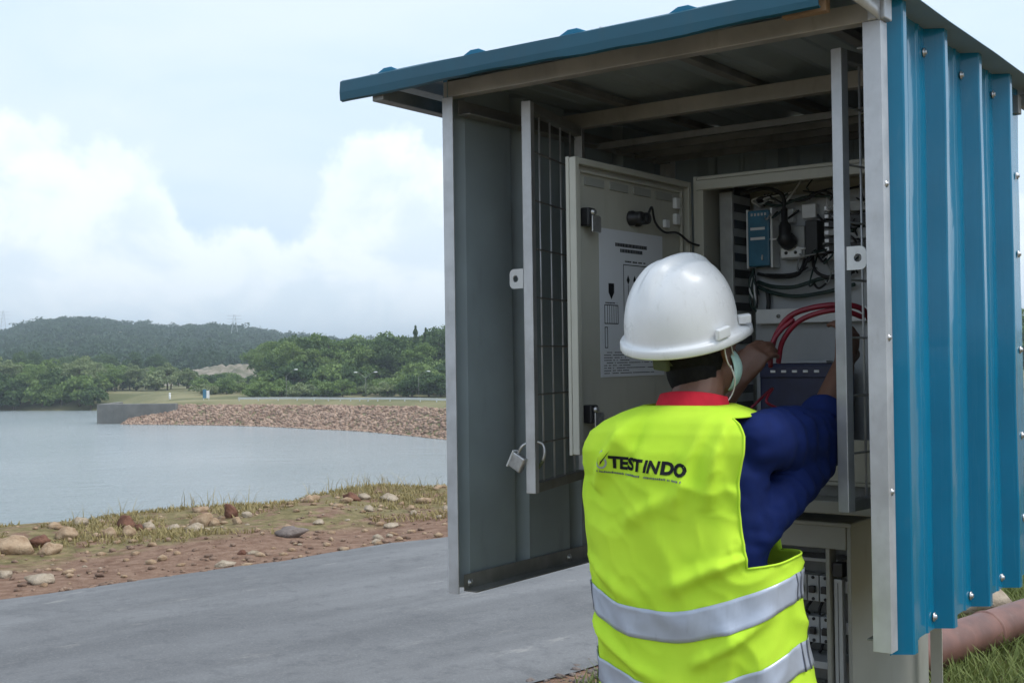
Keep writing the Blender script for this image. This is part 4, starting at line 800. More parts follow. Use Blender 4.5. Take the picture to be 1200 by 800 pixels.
# wiring diagram sheet and its marks
sheet_o = dp(MB().box(IN + 0.0006, IN + 0.0016, 0.178, 0.520, 1.412, 1.812), 'diagram_sheet', 'paper')
def mark(v0, v1, z0, z1, name='printed_mark', par=sheet_o): mb = MB().box(IN + 0.0018, IN + 0.0022, v0, v1, z0, z1); return mb
mk = MB(); random.seed(3)
def row(v0, v1, z, hgt, dens=0.7):
    v = v0
    while v < v1:
        w_ = random.uniform(0.003, 0.007)
        if random.random() < dens: mk.box(IN + 0.0018, IN + 0.0022, v, min(v + w_, v1), z - hgt / 2, z + hgt / 2)
        v += w_ + 0.002
row(0.26, 0.43, 1.772, 0.010, 1); row(0.285, 0.405, 1.757, 0.010, 1)
mk.prism([(0.222, 1.640), (0.222, 1.665), (0.250, 1.665), (0.250, 1.640), (0.236, 1.622)], (IN + 0.0018, 0, 0), Y_, Z_, X_ * 0.0004)
def frame_(v0, v1, z0, z1, w_=0.0022):
    for a in ((v0, v1, z0, z0 + w_), (v0, v1, z1 - w_, z1), (v0, v0 + w_, z0 + w_, z1 - w_), (v1 - w_, v1, z0 + w_, z1 - w_)): mk.box(IN + 0.0018, IN + 0.0022, *a)
frame_(0.30, 0.47, 1.56, 1.72); frame_(0.20, 0.27, 1.555, 1.607); frame_(0.20, 0.215, 1.49, 1.547)
for k in range(5): mk.box(IN + 0.0018, IN + 0.0022, 0.214 + 0.011 * k, 0.2155 + 0.011 * k, 1.557, 1.605)
for k in range(4): mk.prism([(0, 0), (0.008, 0.012), (0, 0.026), (-0.008, 0.012)], (IN + 0.0018, 0.325 + 0.035 * k, 1.665), Y_, Z_, X_ * 0.0004); mk.box(IN + 0.0018, IN + 0.0022, 0.3240 + 0.035 * k, 0.3262 + 0.035 * k, 1.58, 1.664)
for k in range(9): row(0.195, 0.33 if k % 2 else 0.46, 1.478 - 0.007 * k, 0.0022, 0.75)
row(0.205, 0.265, 1.612, 0.003); row(0.31, 0.42, 1.728, 0.004)
cp(mk, 'printed_marks', 'ink', 0, dr)

# ---- blue instrument and red cable
bi = empty('blue_instrument', Sw(0.69, CV + 0.10, CZ0 + 0.135), SH_ROT, 'dark blue instrument box with a row of small keys inside the cabinet', 'instrument')
MB().box(-0.115, 0.115, -0.07, 0.08, 0.0, 0.205).build('case', M['navy_device'], bi, 0.008); MB().box(-0.110, 0.110, -0.078, -0.0705, 0.165, 0.198).build('key_strip', M['navy_device'], bi, 0.002)
for k in range(5): MB().box(-0.075 + 0.033 * k, -0.060 + 0.033 * k, -0.0815, -0.0785, 0.179, 0.186).build('key', M['white_plastic'], bi, 0.001)
MB().box(-0.05, 0.07, -0.02, 0.03, 0.2055, 0.2115).build('label_plate', M['plate'], bi, 0.001)
rc = empty('red_cable', Sw(0.62, CV + 0.06, 1.43), SH_ROT, 'thick dark red cable looped in front of the cabinet beside the worker hands', 'cable')
def rcp(P, r, name='cable_loop'): MB().tube(catmull([S_MAT.inverted() @ P_ - Vector((0.62, CV + 0.06, 1.43)) for P_ in P], 7), r, 10).build(name, M['red_cable'], rc)
rcp([at(902, 425, 3.14), at(908, 396, 3.12), at(924, 372, 3.10), at(950, 361, 3.08), at(985, 357, 3.06), at(1010, 362, 3.06), at(1022, 380, 3.1)], 0.0075)
rcp([at(912, 425, 3.12), at(917, 400, 3.11), at(933, 379, 3.09), at(955, 368, 3.07), at(985, 363, 3.05), at(1012, 372, 3.06)], 0.0070)
rcp([at(903, 430, 3.10), at(904, 405, 3.10), at(914, 388, 3.1), at(930, 374, 3.09)], 0.0062)
rcp([at(880, 478, 3.02), at(905, 455, 3.05), at(898, 470, 3.0), at(915, 480, 3.02)], 0.0035, 'thin_lead')

# ================================================================== PEDESTAL CABINET
P0, P1 = 0.33, 0.853; PZ = 1.000; PV0, PV1 = 0.675, 1.19
pd = empty('pedestal_cabinet', Sw(0.6, PV0, 0), SH_ROT, 'beige grey pedestal cabinet with breakers below the open electrical cabinet', 'cabinet'); OFFP = Vector((0.6, PV0, 0))
def pp_(mb, name, mat, bevel=0.0, parent=None):
    mb.v = [tuple(Vector(p) - OFFP) for p in mb.v]; return mb.build(name, M[mat], parent or pd, bevel)
pp_(MB().box(P0, P0 + 0.012, PV0, PV1, -0.03, PZ - 0.012), 'side_panel', 'pedestal', 0.002); pp_(MB().box(P1 - 0.012, P1, PV0, PV1 + 0.135, -0.03, PZ - 0.012), 'side_panel', 'pedestal', 0.002)
pp_(MB().box(P0 - 0.006, P1 + 0.006, PV0 - 0.012, PV1 - 0.03, PZ - 0.0118, PZ), 'top_panel', 'pedestal', 0.003); pp_(MB().box(P0 + 0.012, P1 - 0.012, PV1 - 0.03, PV1 - 0.018, 0, PZ - 0.012), 'back_panel', 'pedestal')
pp_(MB().box(P0 + 0.0125, P1 - 0.0125, PV0 - 0.004, PV0 + 0.010, 0.925, PZ - 0.0122), 'front_header', 'pedestal', 0.002); pp_(MB().box(P0 + 0.0125, P1 - 0.0125, PV0 - 0.002, PV0 + 0.010, -0.03, 0.12), 'front_skirt', 'pedestal', 0.002)
pp_(MB().box(0.780, 0.792, PV0 - 0.002, PV0 + 0.05, 0.121, 0.9245), 'front_jamb', 'pedestal', 0.002); pp_(MB().box(0.798, 0.822, PV0 + 0.010, PV0 + 0.035, 0.121, 0.84), 'cable_channel', 'plate', 0.002); pp_(MB().box(0.8095, 0.8105, PV0 + 0.008, PV0 + 0.0095, 0.13, 0.83), 'channel_slot', 'black')
pp_(MB().box(0.797, 0.826, PV0 + 0.004, PV0 + 0.04, 0.846, 0.886), 'channel_clamp', 'black', 0.003)
pp_(MB().box(P0 + 0.013, P0 + 0.06, PV0 - 0.002, PV0 + 0.05, 0.121, 0.9245), 'front_jamb', 'pedestal', 0.002)
pp_(MB().box(P0 + 0.02, 0.790, PV0 + 0.20, PV0 + 0.212, 0.05, 0.95), 'mounting_plate', 'galv_dark', 0.002)
BV = PV0 + 0.125
for zr, n_, kinds in ((0.785, 7, 'w'), (0.665, 7, 'w'), (0.47, 7, 'g'), (0.30, 7, 'w')):
    pp_(MB().box(P0 + 0.07, 0.775, PV0 + 0.185, PV0 + 0.199, zr - 0.017, zr + 0.017), 'din_rail', 'galv')
    for k in range(n_):
        u = 0.742 - 0.037 * k
        pp_(MB().box(u - 0.034, u, BV + 0.004, PV0 + 0.184, zr - 0.038, zr + 0.038), 'breaker', 'plate' if kinds == 'w' else 'grey_plastic', 0.002)
        pp_(MB().box(u - 0.026, u - 0.008, BV - 0.012, BV + 0.0035, zr - 0.012, zr + 0.008), 'breaker_toggle', 'black', 0.002)
        for dz in (-0.031, 0.031): pp_(MB().lathe([(0.0001, 0), (0.005, 0), (0.005, 0.003)], (u - 0.017, BV + 0.002, zr + dz), Y_, 8), 'breaker_screw', 'black')
pp_(MB().box(P0 + 0.065, 0.776, PV0 + 0.06, PV0 + 0.19, 0.572, 0.592), 'shelf', 'plate', 0.002)
pp_(MB().box(P0 + 0.065, 0.776, PV0 + 0.10, PV0 + 0.19, 0.868, 0.878), 'shelf', 'plate', 0.002)
for k in range(10):
    u = 0.74 - 0.032 * k; mb = MB().tube(catmull([(u, BV + 0.03, 0.63), (u + random.uniform(-.01, .01), BV - 0.005, 0.612), (u - 0.015, BV + 0.03, 0.595)], 5), 0.004, 6); pp_(mb, 'cable', 'rubber')
    mb = MB().tube(catmull([(u, BV + 0.03, 0.748), (u + random.uniform(-.01, .01), BV + 0.0, 0.725), (u - 0.012, BV + 0.03, 0.703)], 5), 0.004, 6); pp_(mb, 'cable', 'rubber')

# ================================================================== PERSON
PLOC = Vector((0.385, 2.72, 0)); PYAW = -R(28)
PM = Matrix.Translation(PLOC) @ Matrix.Rotation(PYAW, 4, 'Z'); PMI = PM.inverted()
def lo(x, y, z): return PMI @ Vector((x, y, z))          # world point to the person's own frame
def union(mb, voxel, smooth=6, factor=0.5):
    def mods(t):
        r = t.modifiers.new('r', 'REMESH'); r.mode = 'VOXEL'; r.voxel_size = voxel; r.use_smooth_shade = True
        s = t.modifiers.new('s', 'SMOOTH'); s.iterations = smooth; s.factor = factor
    return baked(mods, mb.v, mb.f)
SHO_R, ELB_R, WRI_R, HND_R = lo(.535, 2.645, 1.295), lo(.730, 2.890, 1.265), lo(.822, 2.985, 1.440), lo(.842, 3.005, 1.530)
SHO_L, ELB_L, WRI_L, HND_L = lo(.272, 2.800, 1.275), lo(.405, 3.040, 1.215), lo(.570, 3.035, 1.405), lo(.622, 3.030, 1.480)
HC = lo(.434, 2.765, 1.478); HEAD = Matrix.Translation(HC) @ Matrix.Rotation(-R(50) - PYAW, 4, 'Z') @ Matrix.Rotation(R(4), 4, 'X') @ Matrix.Rotation(R(-4), 4, 'Y')
def hd(x, y, z): return HEAD @ Vector((x, y, z))
def hv(x, y, z): return HEAD.to_3x3() @ Vector((x, y, z))
def limb(mb, P, r, seg=16): 
    Q = catmull(P, 5); k = len(P) - 1; mb.tube(Q, list(np.interp(np.linspace(0, k, len(Q)), range(k + 1), r)), seg)
def hand(mb, wrist, d, pn, thumb_sgn, curl):
    """palm with four curled fingers and a thumb; d = finger direction, pn = palm-facing direction"""
    d = Vector(d).normalized(); pn = (Vector(pn) - d * Vector(pn).dot(d)).normalized(); s = d.cross(pn) * thumb_sgn      # s points to the thumb side
    mb.tube([wrist - d * 0.015, wrist + d * 0.02, wrist + d * 0.055, wrist + d * 0.088], [0.026, 0.033, 0.041, 0.039], 14, [0.019, 0.018, 0.016, 0.012], s)
    for k, (off, L_) in enumerate(((0.029, 0.070), (0.0098, 0.078), (-0.0098, 0.072), (-0.029, 0.057))):
        p = wrist + d * (0.084 - 0.004 * abs(k - 1)) + s * off; P = [p - d * 0.012, p]; ang = 0.25
        for q, fr in enumerate((0.45, 0.31, 0.24)):
            ang += curl * (0.75, 1.0, 0.7)[q]; p = p + (d * math.cos(ang) + pn * math.sin(ang)) * L_ * fr; P.append(p)
        mb.tube(P, [0.0092, 0.0092, 0.0085, 0.0078, 0.0064], 10)
    t0 = wrist + d * 0.022 + s * 0.026 + pn * 0.004; t1 = t0 + (s * 0.75 + d * 0.55 + pn * 0.35).normalized() * 0.036; t2 = t1 + (s * 0.15 + d * 0.75 + pn * 0.55).normalized() * 0.030; t3 = t2 + (d * 0.8 + pn * 0.7 - s * 0.15).normalized() * 0.024
    mb.tube([t0 - s * 0.012, t0, t1, t2, t3], [0.014, 0.0145, 0.0115, 0.0098, 0.0075], 10)
def build_body():
    b = MB()
    # trunk, hips, legs
    b.tube([(0, 0, .80), (0, 0, .95), (0, 0, 1.1), (0, -.005, 1.24), (0, -.005, 1.31), (.01, .01, 1.355)], [.145, .138, .145, .148, .110, .054], 20, [.100, .094, .100, .098, .074, .052], (1, 0, 0))
    for s in (-1, 1): limb(b, [(s * .09, 0, .86), (s * .10, .01, .66), (s * .105, .015, .47), (s * .11, -.01, .28), (s * .115, -.01, .08)], [.085, .080, .056, .054, .042])
    # neck and head
    limb(b, [Vector((.012, .008, 1.33)), Vector((.025, .03, 1.385)), hd(0, -.012, -.045)], [.062, .058, .056])
    b.ellipsoid(hd(0, -.012, .025), hv(.076, 0, 0), hv(0, .096, 0), hv(0, 0, .102)); b.ellipsoid(hd(0, .028, -.050), hv(.058, 0, 0), hv(0, .064, 0), hv(0, 0, .062)); b.ellipsoid(hd(0, .045, .020), hv(.060, 0, 0), hv(0, .045, 0), hv(0, 0, .055))
    b.tube([hd(0, .082, .030), hd(0, .098, .006), hd(0, .106, -.012), hd(0, .092, -.022)], [.009, .011, .014, .010], 10)
    b.tube([hd(-.024, .086, -.048), hd(0, .095, -.047), hd(.024, .086, -.048)], [.006, .009, .006], 8)
    for s in (-1, 1):
        b.tube([hd(s * .072, .004, .010), hd(s * .080, -.006, .022), hd(s * .084, -.018, .016), hd(s * .083, -.020, -.006), hd(s * .078, -.008, -.026), hd(s * .072, .004, -.032)], [.006, .007, .007, .0065, .007, .006], 8)
        b.ellipsoid(hd(s * .074, -.006, -.004), hv(.007, 0, 0), hv(0, .014, 0), hv(0, 0, .024))
    # arms and hands
    limb(b, [SHO_R + Vector((-.03, 0, -.030)), (SHO_R + ELB_R) / 2 + Vector((0, 0, -.012)), ELB_R, ELB_R.lerp(WRI_R, .35), WRI_R], [.040, .042, .040, .042, .027])
    limb(b, [SHO_L + Vector((.03, 0, -.030)), (SHO_L + ELB_L) / 2 + Vector((0, 0, -.010)), ELB_L, ELB_L.lerp(WRI_L, .35), WRI_L], [.040, .042, .040, .042, .027])
    hand(b, WRI_R, HND_R - WRI_R, lo(.70, 3.2, 1.45) - HND_R, -1, 0.62); hand(b, WRI_L, HND_L - WRI_L, lo(.75, 3.2, 1.40) - HND_L, 1, 0.55)
    me = union(b, 0.0042, 5, 0.5); o = mesh_obj('person', me, M['skin']); o.matrix_world = PM
    return tag(o, 'worker in yellow safety vest and white helmet reaching into the cabinet', 'person')
person = build_body()
def wp(mb, name, mat, parent=None, bevel=0.0): return mb.build(name, M[mat], parent or person, bevel)
# eyes
for s in (-1, 1):
    wp(MB().ellipsoid(hd(s * .030, .079, .020), hv(.013, 0, 0), hv(0, .010, 0), hv(0, 0, .009), 12, 8), 'eye', 'white_plastic'); wp(MB().tube([hd(s * .018, .089, .038), hd(s * .032, .087, .042), hd(s * .047, .074, .038)], [.003, .004, .002], 8), 'eyebrow', 'hair')
# shirt: trunk and sleeves as one garment
def build_shirt():
    b = MB(); b.tube([(0, 0, .78), (0, 0, .92), (0, 0, 1.08), (0, -.006, 1.22), (.0, -.006, 1.275), (.004, 0, 1.315), (.012, .008, 1.340)], [.182, .178, .186, .192, .160, .088, .058], 24, [.132, .128, .130, .122, .102, .072, .055], (1, 0, 0))
    limb(b, [SHO_R + Vector((-.05, 0, -.02)), SHO_R + Vector((0, 0, -.016)), (SHO_R + ELB_R) / 2 + Vector((0, 0, -.006)), ELB_R + Vector((0, 0, .0)), ELB_R.lerp(WRI_R, .42)], [.056, .064, .070, .072, .060], 20)
    limb(b, [SHO_L + Vector((.05, 0, -.02)), SHO_L, (SHO_L + ELB_L) / 2, ELB_L, ELB_L.lerp(WRI_L, .45)], [.055, .064, .070, .068, .058], 20)
    # sleeve fold below the arm
    limb(b, [Vector((.150, -.01, 1.06)), lo(.585, 2.70, 1.13), lo(.665, 2.80, 1.19), lo(.715, 2.86, 1.22)], [.046, .054, .058, .056], 16)
    me = union(b, 0.0065, 34, 0.6)
    co = np.empty(len(me.vertices) * 3, np.float32); me.vertices.foreach_get('co', co); co = co.reshape(-1, 3); no = np.empty_like(co).ravel(); me.vertices.foreach_get('normal', no); no = no.reshape(-1, 3)
    ax = (ELB_R - SHO_R).normalized()
    for i, p in enumerate(co):
        v = Vector(p); q = (v - SHO_R).dot(ax); side = (v - SHO_R - ax * q)
        a = noise.noise(Vector((v.x * 6, v.y * 6, v.z * 9))) * .007 + noise.noise(v * 24) * .0030 + abs(noise.noise(Vector((v.x * 11, v.y * 11, v.z * 30)))) * .006
        if 0.02 < q < .45: a += .0036 * math.sin(q * 130 + 7 * noise.noise(v * 7) + side.z * 45) * min(1, (q - .02) / .08) 
        co[i] += no[i] * a
    me.vertices.foreach_set('co', co.ravel()); me.update(); o = mesh_obj('shirt', me, M['shirt'], person); return o
shirt = build_shirt()
# collar
b = MB(); V = []; F = []; n = 40
for k in range(n):
    a = 2 * math.pi * k / n; bk = max(0, -math.sin(a)); r0, r1 = .079, .068; z0 = 1.336 + .004 * bk; z1 = 1.374 + .014 * bk
    for r_, z in ((r0 + .016, z0 - .014), (r0 + .004, z0 + .010), (r1 + .006, z1), (r1 - .001, z1 + .001), (r1 - .004, z0)): V.append((.016 + r_ * 1.04 * math.cos(a), .012 + r_ * .98 * math.sin(a) + (z - 1.35) * .35, z))
for k in range(n):
    for j in range(4): F.append((k * 5 + j, ((k + 1) % n) * 5 + j, ((k + 1) % n) * 5 + j + 1, k * 5 + j + 1))
tag(wp(b.add(V, F, True), 'collar', 'collar', shirt), 'red shirt collar')
# ---- vest: loft with open armholes
VZ = [.66, .80, .93, 1.05, 1.18, 1.26, 1.305, 1.330, 1.343, 1.352, 1.361, 1.370]; VA = [.238, .231, .228, .226, .226, .222, .207, .182, .154, .138, .116, .092]; VB = [.190, .182, .172, .164, .158, .152, .140, .126, .114, .102, .090, .080]
def vest_pt(th, z, off=0.0):
    a = np.interp(z, VZ, VA); b_ = np.interp(z, VZ, VB); c, s = math.cos(th), math.sin(th); n_ = 2.45 + 2.2 * min(1, max(0, (z - 1.2) / .14))
    x = a * math.copysign(abs(c) ** (2 / n_), c); y = b_ * math.copysign(abs(s) ** (2 / n_), s); nrm = Vector((x / a / a, y / b_ / b_, 0.25 if z > 1.3 else 0)).normalized()
    v = Vector((x, y, z)); w_ = min(1, max(0, (1.37 - z) / .12))
    d = .0105 * noise.noise(Vector((x * 5.5, y * 5.5 + 3, z * 3.0))) + .0045 * noise.noise(Vector((x * 17, y * 15, z * 8 + 5)))
    rg = 1 - abs(noise.noise(Vector((x * 7 + z * 3.5, y * 5, z * 5.2 - x * 2 + 9)))); d += .0060 * (rg ** 5 - .3) + .0020 * ((1 - abs(noise.noise(Vector((x * 19 + z * 6, y * 14, z * 15 + 2))))) ** 4 - .3)
    # drape folds running down from the shoulders, and cross folds at the waist
    if y < 0:
        for (x0, z0, x1, z1, amp, wd) in ((.13, 1.34, .10, 1.14, .013, .016), (.085, 1.34, .03, 1.12, .009, .015), (-.075, 1.345, -.165, 1.17, .017, .020), (-.055, 1.35, -.075, 1.20, -.009, .014), (.03, 1.17, -.10, 1.10, .007, .018), (.02, .985, .19, 1.045, .011, .016), (.05, .84, .20, .89, .010, .014), (-.20, .86, -.03, .80, .009, .014), (-.19, 1.0, -.06, .94, .007, .016), (.10, .72, .12, .90, .007, .018)):
            ux, uz = x1 - x0, z1 - z0; L2 = ux * ux + uz * uz; t = max(0, min(1, ((x - x0) * ux + (z - z0) * uz) / L2)); dd = math.hypot(x - x0 - t * ux, z - z0 - t * uz); d += amp * math.exp(-(dd / wd) ** 2) * math.sin(math.pi * min(1, .15 + .85 * t)) ** .5
    d += .006 * math.sin(th * 7 + 1.0) * min(1, max(0, (.98 - z) / .3))
    sag = -.026 * max(0, -s) ** 2 * min(1, max(0, (1.02 - z) / .15)) + (.062 * max(0, c) + .030 * max(0, -c) ** 2) * min(1, max(0, (1.06 - z) / .12))
    return v + nrm * (d * 1.7 * (0.35 + .65 * w_) + off) + Vector((.012 * (1 - w_) + .042 * min(1, max(0, (1.15 - z) / .4)), .008 * (1 - w_), sag - .012 * (1 - w_)))
AH_R, AH_L, AHZ = (-R(48), R(46)), (R(128), R(184)), (1.004, 1.343)
def arc(a, b, n): return list(np.linspace(a, b, n, endpoint=False))
TH = arc(-R(48), R(46), 22) + arc(R(46), R(128), 22) + arc(R(128), R(184), 14) + arc(R(184), R(312), 96)
ROWS = list(np.linspace(.66, 1.004, 62)) + list(np.linspace(1.004, 1.343, 62))[1:] + [1.348, 1.353, 1.358, 1.364, 1.370]
def build_vest():
    V = [vest_pt(t, z) for z in ROWS for t in TH]; n = len(TH); F = []
    for i in range(len(ROWS) - 1):
        zm = (ROWS[i] + ROWS[i + 1]) / 2
        for j in range(n):
            tm = TH[j] + .001
            if AHZ[0] < zm < AHZ[1] and (AH_R[0] <= tm < AH_R[1] or AH_L[0] <= tm < AH_L[1]): continue
            F.append((i * n + j, i * n + (j + 1) % n, (i + 1) * n + (j + 1) % n, (i + 1) * n + j))
    used = sorted({i for f in F for i in f}); mp = {u: k for k, u in enumerate(used)}
    mb = MB().add([V[u] for u in used], [tuple(mp[i] for i in f) for f in F], True); o = mb.build('safety_vest', M['vest'], person)
    s = o.modifiers.new('thickness', 'SOLIDIFY'); s.thickness = .0022; s.offset = -1; return o
vest = build_vest(); tag(vest, 'fluorescent yellow safety vest with two silver bands')
def strip(name, t0, t1, nt, z0, z1, nz_, off, mat, close=False):
    ths = np.linspace(t0, t1, nt, endpoint=not close); V = [vest_pt(t, z, off) for z in np.linspace(z0, z1, nz_) for t in ths]; F = []
    for i in range(nz_ - 1):
        for j in range(nt if close else nt - 1): F.append((i * nt + j, i * nt + (j + 1) % nt, (i + 1) * nt + (j + 1) % nt, (i + 1) * nt + j))
    o = MB().add(V, F, True).build(name, M[mat], vest); s = o.modifiers.new('thickness', 'SOLIDIFY'); s.thickness = .0012; s.offset = -1; return o
for z0, z1 in ((.884, .940), (.736, .794)):
    strip('reflective_band', 0, 2 * math.pi, 150, z0, z1, 8, .0032, 'band', True)
    for t0 in (-8, -2, 203, 208): strip('band_seam', R(t0), R(t0 + 1.2), 3, z0 - .001, z1 + .001, 6, .0048, 'seam')
# binding along the armhole edge
for (t_e) in (AH_R[0], AH_R[1]):
    MB().tube([vest_pt(t_e, z, .001) for z in np.linspace(1.006, 1.341, 26)], .0026, 8).build('armhole_binding', M['vest'], vest)
MB().tube([vest_pt(t, 1.004, .001) for t in np.linspace(AH_R[0], AH_R[1], 20)], .0026, 8).build('armhole_binding', M['vest'], vest)
# ---- print on the back
_bm = bmesh.new(); _bm.from_mesh(vest.data); VEST_BVH = BVHTree.FromBMesh(_bm); _bm.free()
def on_back(x, z, off):
    h = VEST_BVH.ray_cast(Vector((x, -1, z)), Vector((0, 1, 0)))
    return (h[0] + Vector((0, -off, 0))) if h[0] is not None else Vector((x, -.17, z))
def text_mesh(s, size, offset=0.0, shear=0.0, sx=1.0):
    cu = bpy.data.curves.new('t', 'FONT'); cu.body = s; cu.size = size; cu.offset = offset; cu.shear = shear; cu.resolution_u = 3; o = bpy.data.objects.new('t', cu); COL.objects.link(o)
    bpy.context.view_layer.update(); dg = bpy.context.evaluated_depsgraph_get(); me = bpy.data.meshes.new_from_object(o.evaluated_get(dg)); bpy.data.objects.remove(o)
    bm = bmesh.new(); bm.from_mesh(me); bmesh.ops.triangulate(bm, faces=bm.faces)
    bmesh.ops.subdivide_edges(bm, edges=[e for e in bm.edges if e.calc_length() > .012], cuts=1); bmesh.ops.triangulate(bm, faces=bm.faces)
    V = [(v.co.x * sx, v.co.y) for v in bm.verts]; F = [tuple(v.index for v in f.verts) for f in bm.faces]; bm.free(); bpy.data.meshes.remove(me); return V, F
TX0, TZ0, TANG = -0.118, 1.226, R(-4.5)
def place(pts): return [on_back(TX0 + a * math.cos(TANG) - b_ * math.sin(TANG), TZ0 + a * math.sin(TANG) + b_ * math.cos(TANG), .0022) for a, b_ in pts]
cx_ = 0.0
for s_, off, sh_, k_, adv in (('TEST', .0017, 0.03, 1.02, .0), ('IN', .0015, 0.14, .92, .0), ('DO', .0020, 0.0, 1.06, .0)):
    V, F = text_mesh(s_, .036, off, sh_, k_); mn = min(v[0] for v in V); wd = max(v[0] for v in V) - mn; V = [(v[0] - mn + cx_, v[1]) for v in V]; cx_ += wd + .0024
    tag(MB().add(place(V), F).build('lettering', M['ink'], vest), 'black letters ' + s_ + ' on the vest back')
# small tag line below: a row of tiny dark strokes
mk2 = MB(); random.seed(11); v = -.030
while v < cx_ - .012:
    w_ = random.uniform(.0016, .004)
    if random.random() < .85: q = place([(v, -.0135), (v + w_, -.0135), (v + w_, -.0135 + random.choice((.0035, .005))), (v, -.0095)]); mk2.add(q, [(0, 1, 2, 3)])
    v += w_ + .0011
mk2.build('tag_line', M['seam'], vest)
# emblem: ring-like box with a tick
def poly_on(pts, mat, name): MB().add(place(pts), [tuple(range(len(pts)))]).build(name, M[mat], vest)
ex, ez = -.030, -.002
for i in range(10):
    a0, a1 = R(150 + i * 24), R(150 + (i + 1) * 24); poly_on([(ex + .013 + .0135 * math.cos(a0), ez + .013 + .016 * math.sin(a0)), (ex + .013 + .0135 * math.cos(a1), ez + .013 + .016 * math.sin(a1)), (ex + .013 + .0098 * math.cos(a1), ez + .013 + .012 * math.sin(a1)), (ex + .013 + .0098 * math.cos(a0), ez + .013 + .012 * math.sin(a0))], 'emblem_grey', 'emblem_ring')
poly_on([(ex + .001, ez + .021), (ex + .006, ez + .022), (ex + .013, ez + .013), (ex + .011, ez + .005)], 'emblem_red', 'emblem_tick'); poly_on([(ex + .011, ez + .005), (ex + .013, ez + .013), (ex + .034, ez + .040), (ex + .028, ez + .030)], 'ink', 'emblem_tick')
poly_on([(ex + .004, ez + .030), (ex + .016, ez + .036), (ex + .015, ez + .039), (ex + .003, ez + .034)], 'emblem_grey', 'emblem_ring')
# ---- trousers and boots
def build_trousers():
    b = MB(); b.tube([(0, 0, .76), (0, 0, .84), (0, 0, .92)], [.178, .176, .170], 24, [.128, .126, .122], (1, 0, 0))
    for s in (-1, 1): limb(b, [(s * .085, 0, .82), (s * .098, .008, .64), (s * .105, .012, .46), (s * .11, -.005, .28), (s * .115, -.006, .09)], [.098, .096, .078, .074, .070], 20)
    me = union(b, .007, 6); return mesh_obj('trousers', me, M['trousers'], person)
build_trousers()
for s in (-1, 1):
    b = MB(); x = s * .118; b.tube([(x, -.012, .20), (x, -.012, .12), (x, -.006, .065)], [.052, .050, .050], 14, [.060, .060, .070], (1, 0, 0))
    b.tube([(x, -.085, .045), (x, -.03, .052), (x, .05, .050), (x + s * .006, .12, .042), (x + s * .008, .165, .034)], [.034, .046, .048, .048, .030], 14, [.040, .050, .048, .040, .028], (1, 0, 0))
    bo = mesh_obj('boot', union(b, .006, 4), M['boots'], person); MB().prism([(x + a, y_) for a, y_ in ((-.045, -.115), (.045, -.115), (.050, .05), (.052, .13), (.02, .19), (-.02, .19), (-.048, .13), (-.045, .05))], (0, 0, .002), X_, Y_, Z_ * .022).build('sole', M['rubber'], bo)
# ---- hair
b = MB(); b.ellipsoid((0, 0, 0), (.0815, 0, 0), (0, .1015, 0), (0, 0, .108), 40, 26); b2 = MB(); b2.ellipsoid((0, 0, 0), (.064, 0, 0), (0, .066, 0), (0, 0, .075), 40, 26)
def keep(m, c, fn):
    V = [Vector(p) + Vector(c) for p in m.v]; F = [f for f in m.f if fn(sum((V[i] for i in f), Vector()) / len(f))]; us = sorted({i for f in F for i in f}); mp = {u: k for k, u in enumerate(us)}
    return [HEAD @ (V[u] * (1 + .012 * noise.noise(V[u] * 60))) for u in us], [tuple(mp[i] for i in f) for f in F]
V1, F1 = keep(b, (0, -.012, .025), lambda c: (c.y < .055 and c.z > .045) or (c.y < -.012 - .35 * (abs(c.x) < .03) * 0 and c.z > -.062 + .5 * max(0, c.y + .05)) or (c.y < .018 and c.z > .012))
V2, F2 = keep(b2, (0, -.030, -.040), lambda c: c.y < -.030 and c.z > -.088)
hr = MB().add(V1, F1, True); hr.add(V2, F2, True); wp(hr, 'hair', 'hair')
# ---- face mask and loops
b = MB(); b.ellipsoid((0, 0, 0), (.064, 0, 0), (0, .073, 0), (0, 0, .062), 36, 24); V, F = keep(b, (0, .032, -.046), lambda c: c.y > .030 and -.098 < c.z < .004 + .0 * c.y)
mo = MB().add(V, F, True).build('face_mask', M['mask'], person); mo.modifiers.new('thickness', 'SOLIDIFY').thickness = .0015
for s in (-1, 1):
    MB().tube(catmull([hd(s * .062, .036, -.018), hd(s * .082, .006, .014), hd(s * .090, -.014, .024), hd(s * .0915, -.026, .004), hd(s * .088, -.018, -.030), hd(s * .076, .012, -.055), hd(s * .056, .040, -.076)], 6), .0016, 6).build('ear_loop', M['loop'], mo)
MB().tube(catmull([hd(.084, -.004, -.040), hd(.080, .010, -.075), hd(.062, .016, -.105), hd(.050, .000, -.128)], 6), .0018, 6).build('chin_cord', M['loop'], mo)
